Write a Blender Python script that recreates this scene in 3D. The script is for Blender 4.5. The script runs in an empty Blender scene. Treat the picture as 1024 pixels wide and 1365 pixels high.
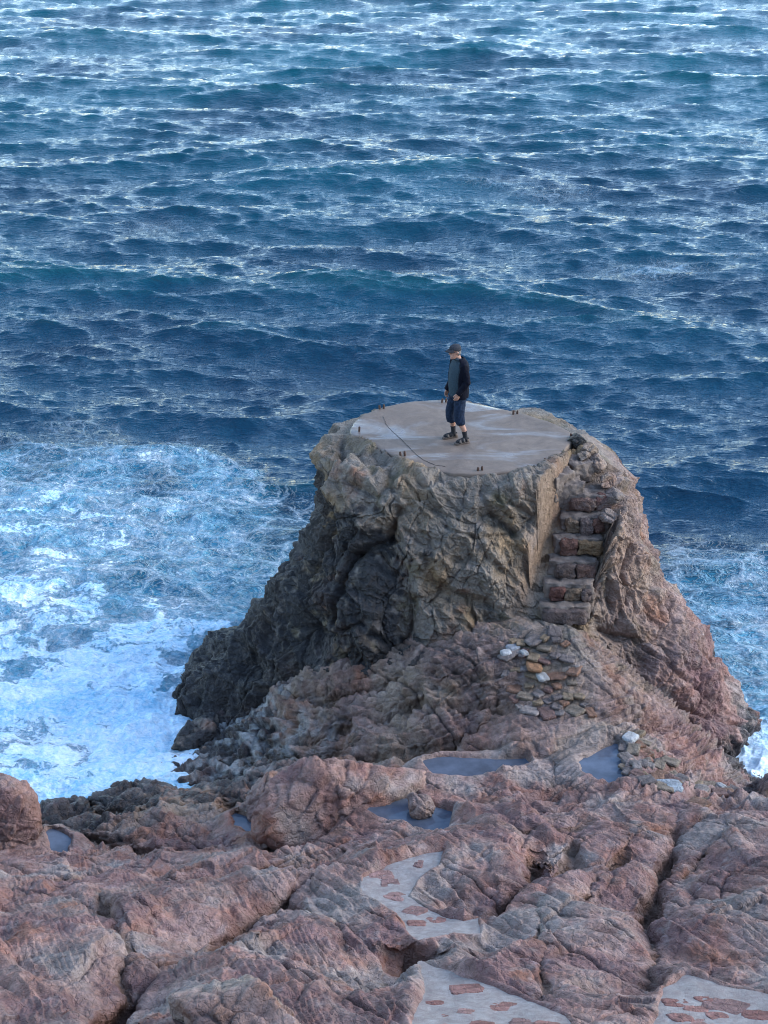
import bpy, bmesh, math, random
import numpy as np
from mathutils import Vector, Matrix
F4 = np.float32
R = math.radians
rng = random.Random(7)
Q_ = 1.0

# ------------------------------------------------------------------ scene / camera
sc = bpy.context.scene
COL = sc.collection
W, H, FPX = 1024.0, 1365.0, 2200.0
HC, PITCH = 14.3, R(24.1)
CP, SP = math.cos(PITCH), math.sin(PITCH)

def ray(px, py):
    u = (px - W / 2) / FPX
    v = (H / 2 - py) / FPX
    return np.array([u, v * SP + CP, v * CP - SP])

def at(px, py, z):
    d = ray(px, py)
    t = (z - HC) / d[2]
    return np.array([d[0] * t, d[1] * t, z])

def project_pt(x, y, z):
    dep = y * CP - (z - HC) * SP; up = y * SP + (z - HC) * CP
    return W / 2 + FPX * x / dep, H / 2 - FPX * up / dep, dep

def at_y(px, py, y):
    d = ray(px, py)
    t = y / d[1]
    return np.array([d[0] * t, y, HC + d[2] * t])

cam_d = bpy.data.cameras.new("camera")
cam = bpy.data.objects.new("camera", cam_d)
COL.objects.link(cam)
cam.location = (0, 0, HC)
cam.rotation_euler = (math.pi / 2 - PITCH, 0, 0)
cam_d.sensor_fit = 'VERTICAL'
cam_d.sensor_height = 36.0
cam_d.lens = 36.0 * FPX / H
cam_d.clip_end = 20000
sc.camera = cam

# ------------------------------------------------------------------ noise
def _h(ix, iy, iz, seed):
    with np.errstate(over='ignore'):
        h = (ix.astype(np.uint32) * np.uint32(374761393) + iy.astype(np.uint32) * np.uint32(668265263)
             + iz.astype(np.uint32) * np.uint32(2246822519) + np.uint32((seed * 3266489917 + 12345) & 0xffffffff))
        h = (h ^ (h >> np.uint32(13))) * np.uint32(1274126177)
        h = (h ^ (h >> np.uint32(16))) * np.uint32(2654435761)
        return h ^ (h >> np.uint32(15))

from concurrent.futures import ThreadPoolExecutor
_pool = ThreadPoolExecutor(4)
def chunked(fn, P, *a, size=24000):
    P = P.astype(F4)
    if len(P) <= size: return fn(P, *a)
    parts = list(_pool.map(lambda i: fn(P[i:i + size], *a), range(0, len(P), size)))
    if isinstance(parts[0], tuple):
        return tuple(np.concatenate([p[k] for p in parts]) for k in range(len(parts[0])))
    return np.concatenate(parts)

def perlin(P, seed=0):
    return chunked(_perlin, P, seed)

def voro(P, seed=0, jit=0.9):
    return chunked(_voro, P, seed, jit)

_G = np.random.RandomState(99).normal(size=(256, 3)); _G = (_G / np.linalg.norm(_G, axis=1, keepdims=True) * 1.15).astype(F4)
def _perlin(P, seed=0):
    I = np.floor(P); f = P - I; I = I.astype(np.int32).astype(np.uint32)
    u = f * f * f * (f * (f * 6 - 15) + 10)
    hx = I[:, 0] * np.uint32(374761393); hy = I[:, 1] * np.uint32(668265263); hz = I[:, 2] * np.uint32(2246822519) + np.uint32((seed * 3266489917 + 12345) & 0xffffffff)
    HX = (hx, hx + np.uint32(374761393)); HY = (hy, hy + np.uint32(668265263)); HZ = (hz, hz + np.uint32(2246822519))
    fx = (f[:, 0], f[:, 0] - 1); fy = (f[:, 1], f[:, 1] - 1); fz = (f[:, 2], f[:, 2] - 1)
    def corner(a, b, c):
        h = HX[a] + HY[b] + HZ[c]
        h ^= h >> np.uint32(15); h *= np.uint32(2654435761); h >>= np.uint32(24)
        g = _G[h]
        return fx[a] * g[:, 0] + fy[b] * g[:, 1] + fz[c] * g[:, 2]
    ux, uy, uz = u[:, 0], u[:, 1], u[:, 2]
    def lz(a, b):
        p = corner(a, b, 0); q = corner(a, b, 1)
        return p + uz * (q - p)
    p = lz(0, 0); q = lz(0, 1); p0 = p + uy * (q - p)
    p = lz(1, 0); q = lz(1, 1); p1 = p + uy * (q - p)
    return p0 + ux * (p1 - p0)

def fbm(P, octv=4, seed=0, gain=0.5, lac=2.03, ridged=False):
    return chunked(_fbm, P, octv, seed, gain, lac, ridged)

def _fbm(P, octv=4, seed=0, gain=0.5, lac=2.03, ridged=False):
    out = np.zeros(len(P), F4); amp = 1.0; s = 1.0; tot = 0
    for o in range(octv):
        n = _perlin(P * F4(s) + F4(17.3 * o), seed + o)
        if ridged:
            n = 1 - 2 * np.minimum(np.abs(n) * 1.6, 1)
        out += amp * n; tot += amp
        amp *= gain; s *= lac
    return out / tot

def _voro(P, seed=0, jit=0.9):
    """F1, F2, hash of nearest cell, vector from its seed point"""
    P = P.astype(F4)
    I = np.floor(P).astype(np.int32)
    n = len(P)
    f1 = np.full(n, 9e9, F4); f2 = np.full(n, 9e9, F4)
    hb = np.zeros(n, np.uint32); vec = np.zeros((n, 3), F4)
    for a in (-1, 0, 1):
        for b in (-1, 0, 1):
            for c in (-1, 0, 1):
                h = _h(I[:, 0] + a, I[:, 1] + b, I[:, 2] + c, seed)
                q = np.empty((n, 3), F4)
                q[:, 0] = I[:, 0] + a + 0.5 + jit * ((h & np.uint32(1023)).astype(F4) / 1023 - .5)
                q[:, 1] = I[:, 1] + b + 0.5 + jit * (((h >> np.uint32(10)) & np.uint32(1023)).astype(F4) / 1023 - .5)
                q[:, 2] = I[:, 2] + c + 0.5 + jit * (((h >> np.uint32(20)) & np.uint32(1023)).astype(F4) / 1023 - .5)
                dv = P - q
                d = (dv * dv).sum(1)
                m = d < f1
                f2 = np.where(m, f1, np.minimum(f2, d))
                f1 = np.where(m, d, f1)
                hb = np.where(m, h, hb)
                vec[m] = dv[m]
    return np.sqrt(f1), np.sqrt(f2), hb, vec

def hval(h, k):
    with np.errstate(over='ignore'):
        g = (h ^ np.uint32(k * 977 + 13)) * np.uint32(2654435761)
        g = g ^ (g >> np.uint32(15))
    return (g & np.uint32(65535)).astype(F4) / 65535

def facets(P, seed, tilt=0.8, crack=0.09):
    """blocky rock: each cell a tilted plane; grooves where cells meet"""
    f1, f2, hb, v = voro(P, seed)
    val = (hval(hb, 1) - .5) + tilt * ((hval(hb, 2) - .5) * v[:, 0] + (hval(hb, 3) - .5) * v[:, 1] + (hval(hb, 4) - .5) * v[:, 2]) * 2
    e = f2 - f1
    groove = np.exp(-(e / crack) ** 2)
    # blend the step at the boundary so the groove carries it
    return val, groove, hb

def saw(s, st=.8):
    f = s - np.floor(s)
    return np.where(f < st, f / st, (1 - f) / (1 - st))

def _angular(P, f, seed, warp=.8):
    """continuous angular break-up: the highest of three warped saw-tooth sets of fracture planes"""
    r_ = np.random.RandomState(seed)
    out = None; acc = 0
    for k in range(3):
        n = r_.normal(size=3); n /= np.linalg.norm(n)
        q = (P @ n.astype(F4)) * F4(f * (1, .8, 1.35)[k]) + _perlin(P * F4(f * .55) + F4(k * 7), seed + k) * F4(warp)
        t = saw(q, (.78, .3, .7)[k])
        out = t if out is None else np.maximum(out, t * .95)
        acc = acc + t
    return (out * .65 + acc / 3 * .6 - .75).astype(F4)

def angular(P, f, seed, warp=.8):
    return chunked(_angular, P, f, seed, warp)

def bedding(P, ang, freq, seed, warp=.9, dip=.4):
    """fine stepped bedding edges running at an angle over the ground"""
    def f_(Q, a_):
        Q = rot2(Q, ang)
        w_ = _perlin(Q * np.array([.7, 1.6, 1.2], F4), seed) * F4(warp) + _perlin(Q * np.array([2.0, 6, 5], F4), seed + 1) * F4(.35)
        q = (Q[:, 1] + dip * Q[:, 2]) * F4(freq) + w_ * F4(min(freq * .45, 2.2))
        am = np.clip(.55 + 1.3 * _perlin(Q * np.array([.9, freq * .35, 1.5], F4), seed + 2), 0, 1.2)
        return ((saw(q, .80) - .5) * am).astype(F4)
    return chunked(f_, P, 0)

def rot2(P, ang):
    c, s = math.cos(ang), math.sin(ang)
    Q = P.copy()
    Q[:, 0] = c * P[:, 0] + s * P[:, 1]
    Q[:, 1] = -s * P[:, 0] + c * P[:, 1]
    return Q

def sstep(a, b, x):
    t = np.clip((x - a) / (b - a), 0, 1)
    return t * t * (3 - 2 * t)

def seg_lin(*parts):
    out = []
    for a, b, n in parts:
        out.append(np.linspace(a, b, max(4, int(n * Q_)), endpoint=False))
    return np.concatenate(out)

# ------------------------------------------------------------------ mesh helpers
def grid_faces(nr, nc, wrap=False, flip=False):
    i = np.arange(nr - 1)[:, None]
    j = np.arange(nc if wrap else nc - 1)[None, :]
    j2 = (j + 1) % nc
    a = i * nc + j; b = i * nc + j2; c = (i + 1) * nc + j2; d = (i + 1) * nc + j
    f = np.stack([a, b, c, d] if not flip else [a, d, c, b], -1).reshape(-1, 4)
    return f

def np_mesh(name, V, Fc, smooth=True):
    me = bpy.data.meshes.new(name)
    me.vertices.add(len(V)); me.vertices.foreach_set('co', np.ascontiguousarray(V, F4).ravel())
    k = Fc.shape[1]
    me.loops.add(Fc.size); me.loops.foreach_set('vertex_index', np.ascontiguousarray(Fc, np.int32).ravel())
    me.polygons.add(len(Fc))
    me.polygons.foreach_set('loop_start', np.arange(0, Fc.size, k, dtype=np.int32))
    me.polygons.foreach_set('loop_total', np.full(len(Fc), k, np.int32))
    me.update(calc_edges=True)
    me.polygons.foreach_set('use_smooth', np.full(len(Fc), smooth))
    return me

def set_attr(me, name, arr):
    if arr.ndim == 1:
        a = me.attributes.new(name, 'FLOAT', 'POINT'); a.data.foreach_set('value', arr.astype(F4))
    else:
        a = me.attributes.new(name, 'FLOAT_VECTOR', 'POINT'); a.data.foreach_set('vector', np.ascontiguousarray(arr, F4).ravel())

def link(name, me, mat=None, parent=None, label=None, cat=None, group=None, kind=None):
    o = bpy.data.objects.new(name, me)
    COL.objects.link(o)
    if me is not None and mat is not None:
        me.materials.clear(); me.materials.append(mat)
    if parent is not None: o.parent = parent
    tag(o, label, cat, group, kind)
    return o

def tag(o, label=None, cat=None, group=None, kind=None):
    if label: o['label'] = label
    if cat: o['category'] = cat
    if group: o['group'] = group
    if kind: o['kind'] = kind
    return o

def grid_normals(V, nr, nc, wrap=False):
    G = V.reshape(nr, nc, 3)
    if wrap:
        du = np.roll(G, -1, 1) - np.roll(G, 1, 1)
    else:
        du = np.gradient(G, axis=1)
    dv = np.gradient(G, axis=0)
    n = np.cross(du, dv)
    l = np.linalg.norm(n, axis=2, keepdims=True)
    return (n / np.maximum(l, 1e-9)).reshape(-1, 3)

# ------------------------------------------------------------------ materials
def new_mat(name):
    m = bpy.data.materials.new(name); m.use_nodes = True
    nt = m.node_tree; nt.nodes.clear()
    out = nt.nodes.new('ShaderNodeOutputMaterial')
    b = nt.nodes.new('ShaderNodeBsdfPrincipled')
    nt.links.new(b.outputs[0], out.inputs['Surface'])
    return m, nt, b

def N(nt, typ, **kw):
    n = nt.nodes.new(typ)
    for k, v in kw.items():
        if k.startswith('_'):
            setattr(n, k[1:], v)
        else:
            n.inputs[k.replace('__', ' ')].default_value = v
    return n

def math_n(nt, op, a, b=None, c=None, clamp=False):
    n = nt.nodes.new('ShaderNodeMath'); n.operation = op; n.use_clamp = clamp
    for i, x in enumerate((a, b, c)):
        if x is None: continue
        if isinstance(x, (int, float)): n.inputs[i].default_value = x
        else: nt.links.new(x, n.inputs[i])
    return n.outputs[0]

def mix_c(nt, fac, a, b, mode='MIX'):
    n = nt.nodes.new('ShaderNodeMix'); n.data_type = 'RGBA'; n.blend_type = mode
    if isinstance(fac, (int, float)): n.inputs[0].default_value = fac
    else: nt.links.new(fac, n.inputs[0])
    for i, x in ((6, a), (7, b)):
        if isinstance(x, tuple): n.inputs[i].default_value = x if len(x) == 4 else (*x, 1)
        else: nt.links.new(x, n.inputs[i])
    return n.outputs[2]

def mrange(nt, v, a, b, c=0.0, d=1.0, smooth=False):
    n = nt.nodes.new('ShaderNodeMapRange'); n.clamp = True
    if smooth: n.interpolation_type = 'SMOOTHSTEP'
    nt.links.new(v, n.inputs[0])
    n.inputs[1].default_value = a; n.inputs[2].default_value = b
    n.inputs[3].default_value = c; n.inputs[4].default_value = d
    return n.outputs[0]

def noise_n(nt, vec, scale, detail=4, rough=.55, dist=0.0):
    n = nt.nodes.new('ShaderNodeTexNoise')
    n.inputs['Scale'].default_value = scale; n.inputs['Detail'].default_value = detail
    n.inputs['Roughness'].default_value = rough; n.inputs['Distortion'].default_value = dist
    nt.links.new(vec, n.inputs['Vector'])
    return n.outputs['Fac']

def rock_material(name):
    """colour comes from the mesh attribute 'tint' (mineral colour, shore joints with painted shade); fine grain and bump are procedural"""
    m, nt, b = new_mat(name)
    L = nt.links
    geo = nt.nodes.new('ShaderNodeNewGeometry')
    tex = nt.nodes.new('ShaderNodeTexCoord')
    pos = tex.outputs['Object']
    at_ = nt.nodes.new('ShaderNodeAttribute'); at_.attribute_name = 'tint'
    wet = nt.nodes.new('ShaderNodeAttribute'); wet.attribute_name = 'wet'
    n1 = noise_n(nt, pos, 9, 6, .65)
    n2 = noise_n(nt, pos, 46, 5, .7)
    n3 = noise_n(nt, pos, 2.3, 4, .6, .6)
    v1 = mrange(nt, n1, .3, .7, .50, .94)
    v2 = mrange(nt, n2, .3, .7, .78, 1.22)
    mul = math_n(nt, 'MULTIPLY', v1, v2)
    sc_ = nt.nodes.new('ShaderNodeVectorMath'); sc_.operation = 'SCALE'
    L.new(at_.outputs['Vector'], sc_.inputs[0]); L.new(mul, sc_.inputs['Scale'])
    c = mix_c(nt, mrange(nt, n3, .56, .72, 0, .38), sc_.outputs[0], (.25, .215, .19))
    # tiny pale salt / lichen flecks
    vor = nt.nodes.new('ShaderNodeTexVoronoi'); vor.inputs['Scale'].default_value = 42
    L.new(pos, vor.inputs['Vector'])
    fl = math_n(nt, 'MULTIPLY', mrange(nt, vor.outputs['Distance'], .12, .28, 1, 0), mrange(nt, n1, .52, .68, 0, .55))
    c = mix_c(nt, fl, c, (.36, .33, .31))
    L.new(c, b.inputs['Base Color'])
    r = math_n(nt, 'SUBTRACT', mrange(nt, n2, .3, .7, .62, .86), math_n(nt, 'MULTIPLY', wet.outputs['Fac'], .42))
    L.new(r, b.inputs['Roughness'])
    b.inputs['Specular IOR Level'].default_value = .16
    # bump : fine fractures + grain
    warp = nt.nodes.new('ShaderNodeVectorMath'); warp.operation = 'MULTIPLY_ADD'
    wn = nt.nodes.new('ShaderNodeTexNoise'); wn.inputs['Scale'].default_value = 5; wn.inputs['Detail'].default_value = 3
    L.new(pos, wn.inputs['Vector'])
    L.new(wn.outputs['Color'], warp.inputs[0]); warp.inputs[1].default_value = (.28, .28, .28); L.new(pos, warp.inputs[2])
    ve = nt.nodes.new('ShaderNodeTexVoronoi'); ve.feature = 'DISTANCE_TO_EDGE'; ve.inputs['Scale'].default_value = 6.5
    L.new(warp.outputs[0], ve.inputs['Vector'])
    ve2 = nt.nodes.new('ShaderNodeTexVoronoi'); ve2.inputs['Scale'].default_value = 19; ve2.feature = 'F1'
    L.new(warp.outputs[0], ve2.inputs['Vector'])
    cr = mrange(nt, ve.outputs['Distance'], 0, .05, 0, 1)
    h = math_n(nt, 'ADD', math_n(nt, 'MULTIPLY', cr, .22), math_n(nt, 'MULTIPLY', n1, 1.3))
    h = math_n(nt, 'ADD', h, math_n(nt, 'MULTIPLY', ve2.outputs['Distance'], .32))
    h = math_n(nt, 'ADD', h, math_n(nt, 'MULTIPLY', n2, .32))
    bp = nt.nodes.new('ShaderNodeBump'); bp.inputs['Strength'].default_value = 1.0; bp.inputs['Distance'].default_value = .045
    L.new(h, bp.inputs['Height']); L.new(bp.outputs[0], b.inputs['Normal'])
    return m

def simple_mat(name, col, rough=.7, var=.25, scale=20, bump=.3, dist=.004, spec=.4, metal=0.0, col2=None):
    m, nt, b = new_mat(name)
    L = nt.links
    tex = nt.nodes.new('ShaderNodeTexCoord'); pos = tex.outputs['Object']
    n = noise_n(nt, pos, scale, 5, .6)
    c2 = col2 or tuple(c * (1 - var) for c in col)
    c1 = tuple(min(1, c * (1 + var)) for c in col) if col2 is None else col
    c = mix_c(nt, mrange(nt, n, .35, .65), c2, c1)
    L.new(c, b.inputs['Base Color'])
    b.inputs['Roughness'].default_value = rough
    b.inputs['Specular IOR Level'].default_value = spec
    b.inputs['Metallic'].default_value = metal
    bp = nt.nodes.new('ShaderNodeBump'); bp.inputs['Strength'].default_value = bump; bp.inputs['Distance'].default_value = dist
    L.new(n, bp.inputs['Height']); L.new(bp.outputs[0], b.inputs['Normal'])
    return m

ROCK = rock_material('rock')

# ------------------------------------------------------------------ colour of the rock
PINK = np.array([.29, .150, .118]); PINK2 = np.array([.37, .245, .205]); MAUVE = np.array([.22, .125, .115])
OCHRE = np.array([.29, .195, .11]); GREY = np.array([.225, .19, .155]); BLACK = np.array([.032, .033, .036])
RUST = np.array([.30, .120, .060]); PALE = np.array([.44, .36, .32]); OLIVE = np.array([.15, .125, .07])

def lerp(a, b, t):
    return a + (b - a) * t[:, None]

def rock_tint(P, pink, black, seed=3):
    """P positions, pink 0..1 (stack rock .. shore rock), black 0..1 amount of black lichen / wet weed"""
    n1 = fbm(P * .9, 4, seed); n2 = fbm(P * 2.2 + 5, 4, seed + 9); n3 = fbm(P * 6 + 9, 3, seed + 20)
    c = lerp(np.tile(OCHRE, (len(P), 1)), GREY, sstep(-.3, .1, n1))
    c = lerp(c, OLIVE, sstep(.1, .35, -n2) * .7)
    cp = lerp(np.tile(PINK, (len(P), 1)), PINK2, sstep(-.25, .25, n2))
    cp = lerp(cp, MAUVE, sstep(.0, .18, n1) * .9)
    cp = lerp(cp, np.array([.34, .29, .255]), sstep(.04, .2, -n1) * .7)
    c = lerp(c, cp, np.clip(pink + n2 * .5 * (pink > .02) * (pink < .98), 0, 1))
    c = lerp(c, RUST, sstep(.12, .36, fbm(P * 1.3 + 31, 4, seed + 40)) * .55)
    c = lerp(c, PALE, sstep(.18, .45, n3 + n1 * .4) * .35)
    bk = sstep(.44, .60, black * .9 + n2 * .55 + n3 * .35)
    c = lerp(c, BLACK, bk * .88)
    return c, bk

# ------------------------------------------------------------------ shore heights from measured points
ctrl_px = [  # (px, py, height)
    (512, 1365, 4.5), (0, 1365, 4.1), (250, 1365, 4.6), (760, 1365, 4.35), (1024, 1365, 4.2),
    (0, 1280, 3.7), (120, 1240, 3.45), (250, 1250, 3.5), (380, 1290, 3.95), (480, 1250, 3.55), (560, 1300, 3.75),
    (700, 1290, 3.8), (850, 1280, 3.7), (960, 1280, 3.75), (1024, 1260, 3.55),
    (0, 1195, 2.7), (100, 1180, 2.75), (200, 1175, 2.65), (330, 1170, 2.7), (450, 1150, 2.75), (520, 1180, 2.85),
    (590, 1225, 3.1), (620, 1130, 2.65), (700, 1180, 3.05), (800, 1150, 2.95), (900, 1120, 2.75), (1000, 1150, 2.95),
    (0, 1150, 1.6), (100, 1150, 1.5), (60, 1125, .75), (200, 1140, 1.4), (300, 1135, 1.5), (400, 1120, 1.8), (500, 1110, 2.05),
    (600, 1095, 2.1), (700, 1085, 2.15), (800, 1080, 2.15), (900, 1075, 2.1), (1010, 1070, 1.95),
    (30, 1085, .05), (120, 1062, .25), (150, 1095, .75), (150, 1070, .45), (220, 1075, .85), (280, 1072, 1.0), (230, 1050, .32), (260, 1085, .95), (330, 1095, 1.05), (340, 1050, .9),
    (420, 1060, 1.35), (480, 1040, 1.3), (550, 1082, 1.85), (560, 1030, 1.55), (640, 1018, 1.7), (720, 1030, 1.8), (800, 1030, 1.8), (880, 1035, 1.8),
    (170, 1020, -.15), (235, 985, -.1), (280, 1000, .08), (310, 960, .28), (360, 970, .8), (370, 930, 1.0), (430, 990, 1.1), (430, 920, 1.45), (500, 960, 1.5),
    (500, 900, 1.72), (450, 885, 1.6), (560, 990, 1.55), (580, 900, 2.1), (640, 950, 1.85), (640, 870, 2.4), (700, 880, 2.4), (720, 842, 2.62), (760, 850, 2.6), (740, 920, 2.15),
    (700, 980, 1.9), (780, 970, 1.95), (820, 900, 2.2), (860, 970, 1.75), (900, 1010, 1.45), (930, 1045, 1.35), (970, 1050, .9), (950, 1000, .9),
]
ctrl_xy = [  # points outside the picture (x, y, height)
    (0, 8, 6.3), (-6, 8, 6.0), (6, 8, 6.2), (0, 4, 9.3), (-6, 4, 9), (6, 4, 9), (0, 0, 12.4), (-8, 0, 12.3), (8, 0, 12.3), (0, -4, 14), (-10, -4, 14), (10, -4, 14),
    (-9, 12, 3.4), (-9, 15, 2.2), (-8.5, 18, 0.4), (-8, 20, -1), (-8, 23, -2.5), (9, 12, 3.7), (8.5, 15, 3.0), (8.5, 18, 2.0), (8.5, 20.0, .8), (9, 22, -1.2),
    (7.2, 21.0, -.2), (7, 23, -1.5), (0, 27, -.5), (3, 27, -.5), (-5.5, 22.5, -1.4), (-5, 25, -2.5), (7, 27, -2.5), (1.2, 24.5, 1.5), (3, 24, 1.2), (-1.5, 24.5, .0), (-3.8, 24.2, -1.0),
    (5.5, 24, -.8), (-16, 10, 4), (-16, 20, -2), (16, 10, 5), (16, 20, 1), (16, 26, -4), (-16, 26, -4),
]
CT = np.array([at(*c) for c in ctrl_px] + [np.array(c, float) for c in ctrl_xy])

def _tps(r2):
    return np.where(r2 > 1e-9, r2 * np.log(np.maximum(r2, 1e-9)) * .5, 0)
_n = len(CT)
_d2 = ((CT[:, None, :2] - CT[None, :, :2]) ** 2).sum(2)
_A = np.zeros((_n + 3, _n + 3)); _A[:_n, :_n] = _tps(_d2) + np.eye(_n) * .02
_A[:_n, _n] = 1; _A[:_n, _n + 1:] = CT[:, :2]; _A[_n:, :_n] = _A[:_n, _n:].T
_w = np.linalg.solve(_A, np.concatenate([CT[:, 2], [0, 0, 0]]))

def base_h(x, y):
    x = np.asarray(x, float); y = np.asarray(y, float)
    out = _w[_n] + _w[_n + 1] * x + _w[_n + 2] * y
    for i in range(_n):
        out = out + _w[i] * _tps((x - CT[i, 0]) ** 2 + (y - CT[i, 1]) ** 2)
    return out

def on_shore(px, py):
    """where the sight line through a picture point meets the shore surface"""
    d = ray(px, py)
    ts = np.linspace(9.5, 30, 400) / d[1]
    x = d[0] * ts; y = d[1] * ts; z = HC + d[2] * ts
    g = z - base_h(x, y)
    k = np.argmax(g < 0)
    if g[k] >= 0: return at(px, py, 0)
    t0, t1 = ts[max(k - 1, 0)], ts[k]
    for _ in range(12):
        tm = (t0 + t1) / 2
        if HC + d[2] * tm - base_h(d[0] * tm, d[1] * tm) < 0: t1 = tm
        else: t0 = tm
    return np.array([d[0] * t1, d[1] * t1, HC + d[2] * t1])

def seg_dist(X, Y, poly):
    """distance from points to a polyline and the position along it (0..1)"""
    best = np.full(X.shape, 1e9); par = np.zeros(X.shape)
    n = len(poly) - 1
    for i in range(n):
        a, b = poly[i], poly[i + 1]
        dx, dy = b[0] - a[0], b[1] - a[1]
        l2 = dx * dx + dy * dy + 1e-12
        t = np.clip(((X - a[0]) * dx + (Y - a[1]) * dy) / l2, 0, 1)
        d = np.hypot(X - a[0] - t * dx, Y - a[1] - t * dy)
        m = d < best
        best = np.where(m, d, best); par = np.where(m, (i + t) / n, par)
    return best, par

def poly_sd(X, Y, poly):
    """signed distance to a polygon, negative inside"""
    P2 = list(poly) + [poly[0]]
    d, _ = seg_dist(X, Y, P2)
    inside = np.zeros(X.shape, bool)
    for i in range(len(poly)):
        x1, y1 = P2[i][:2]; x2, y2 = P2[i + 1][:2]
        c = ((y1 > Y) != (y2 > Y)) & (X < (x2 - x1) * (Y - y1) / (y2 - y1 + 1e-12) + x1)
        inside ^= c
    return np.where(inside, -d, d)

# mortar path pieces, pools (picture outlines taken down to the ground)
MORTAR = [
    [(485, 1168), (520, 1150), (560, 1137), (592, 1131), (583, 1150), (556, 1166), (542, 1192), (560, 1205), (590, 1217), (620, 1224), (640, 1220),
     (636, 1239), (600, 1241), (560, 1249), (548, 1240), (530, 1215), (505, 1197), (487, 1187)],
    [(562, 1281), (600, 1290), (650, 1310), (700, 1328), (750, 1350), (800, 1385), (700, 1440), (545, 1420), (552, 1360), (570, 1312)],
    [(876, 1350), (884, 1312), (915, 1294), (960, 1308), (1035, 1322), (1075, 1420), (900, 1440), (868, 1400)],
]
MORTAR = [[on_shore(*p) for p in poly] for poly in MORTAR]
POOLS = [
    ([(572, 1026), (600, 1018), (660, 1008), (702, 998), (708, 1008), (660, 1024), (620, 1032), (582, 1036)], 'long narrow'),
    ([(496, 1087), (520, 1075), (545, 1066), (565, 1076), (602, 1077), (592, 1096), (560, 1093), (530, 1091)], 'dark'),
    ([(776, 1014), (800, 1000), (820, 990), (830, 1010), (832, 1046), (812, 1042), (782, 1028)], 'grey'),
    ([(314, 1094), (350, 1097), (348, 1104), (316, 1102)], 'tiny'),
    ([(70, 1119), (88, 1121), (89, 1134), (72, 1131)], 'left'),
]
POOLS = [([on_shore(*p) for p in poly], k) for poly, k in POOLS]
PLEV = [float(np.mean([p[2] for p in poly])) for poly, _ in POOLS]

# big cracks between the rock masses : points, depth, width, shoulder height, shoulder width
CRACKS = [
    ([(95, 1385), (125, 1340), (160, 1305), (205, 1280), (258, 1262), (290, 1228), (325, 1203), (372, 1178), (430, 1150)], .42, .07, .22, .5),
    ([(128, 1172), (145, 1205), (165, 1250), (160, 1300), (150, 1330)], .10, .04, .05, .25),
    ([(372, 1178), (400, 1190), (440, 1215), (470, 1255)], .10, .05, .08, .3),
    ([(560, 1287), (545, 1262), (552, 1250)], .4, .09, .25, .4),
    ([(545, 1262), (520, 1290), (490, 1310), (450, 1335)], .10, .04, .10, .4),
    ([(720, 1168), (722, 1230), (724, 1280), (732, 1330)], .09, .022, .03, .15),
    ([(640, 1222), (670, 1190), (700, 1165), (712, 1135), (716, 1110)], .26, .06, .14, .35),
    ([(712, 1135), (735, 1150), (762, 1130), (772, 1100)], .2, .05, .10, .3),
    ([(905, 1078), (895, 1115), (880, 1150), (862, 1200), (853, 1220)], .32, .055, .18, .45),
    ([(862, 1200), (872, 1245), (870, 1290), (884, 1312)], .16, .05, .14, .4),
    ([(905, 1150), (930, 1120), (960, 1105), (1000, 1090)], .12, .04, .10, .35),
    ([(840, 1100), (820, 1135), (790, 1160), (770, 1190)], .10, .035, .08, .3),
    ([(0, 1178), (60, 1162), (130, 1158), (220, 1160), (310, 1152), (420, 1130), (500, 1118)], .18, .09, .12, .3),
    ([(600, 1100), (700, 1104), (800, 1086)], .06, .04, .03, .2),
    ([(20, 1100), (100, 1105), (200, 1125), (310, 1125)], .2, .08, .1, .25),
    ([(300, 1050), (315, 1085), (360, 1115), (380, 1110)], .2, .07, .1, .2),
    ([(440, 1000), (520, 990), (600, 975), (655, 950)], .22, .06, .14, .25),
    ([(330, 985), (400, 975), (450, 955), (520, 940), (600, 905)], .16, .05, .10, .25),
    ([(280, 1010), (380, 1000), (470, 985)], .12, .05, .08, .2),
    ([(380, 920), (430, 925), (500, 910), (560, 880)], .14, .05, .08, .2),
    ([(350, 1030), (450, 1022), (540, 1012), (620, 995), (700, 985)], .14, .05, .10, .22),
    ([(600, 940), (640, 930), (668, 935), (665, 900)], .15, .05, .08, .2),
    ([(50, 1075), (130, 1075), (220, 1070), (290, 1060)], .1, .04, .06, .15),
    ([(90, 1060), (200, 1035), (280, 1035), (340, 1030)], .1, .05, .08, .2),
]
CRACKS = [([on_shore(*p) for p in pl], *r) for pl, *r in CRACKS]

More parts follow.
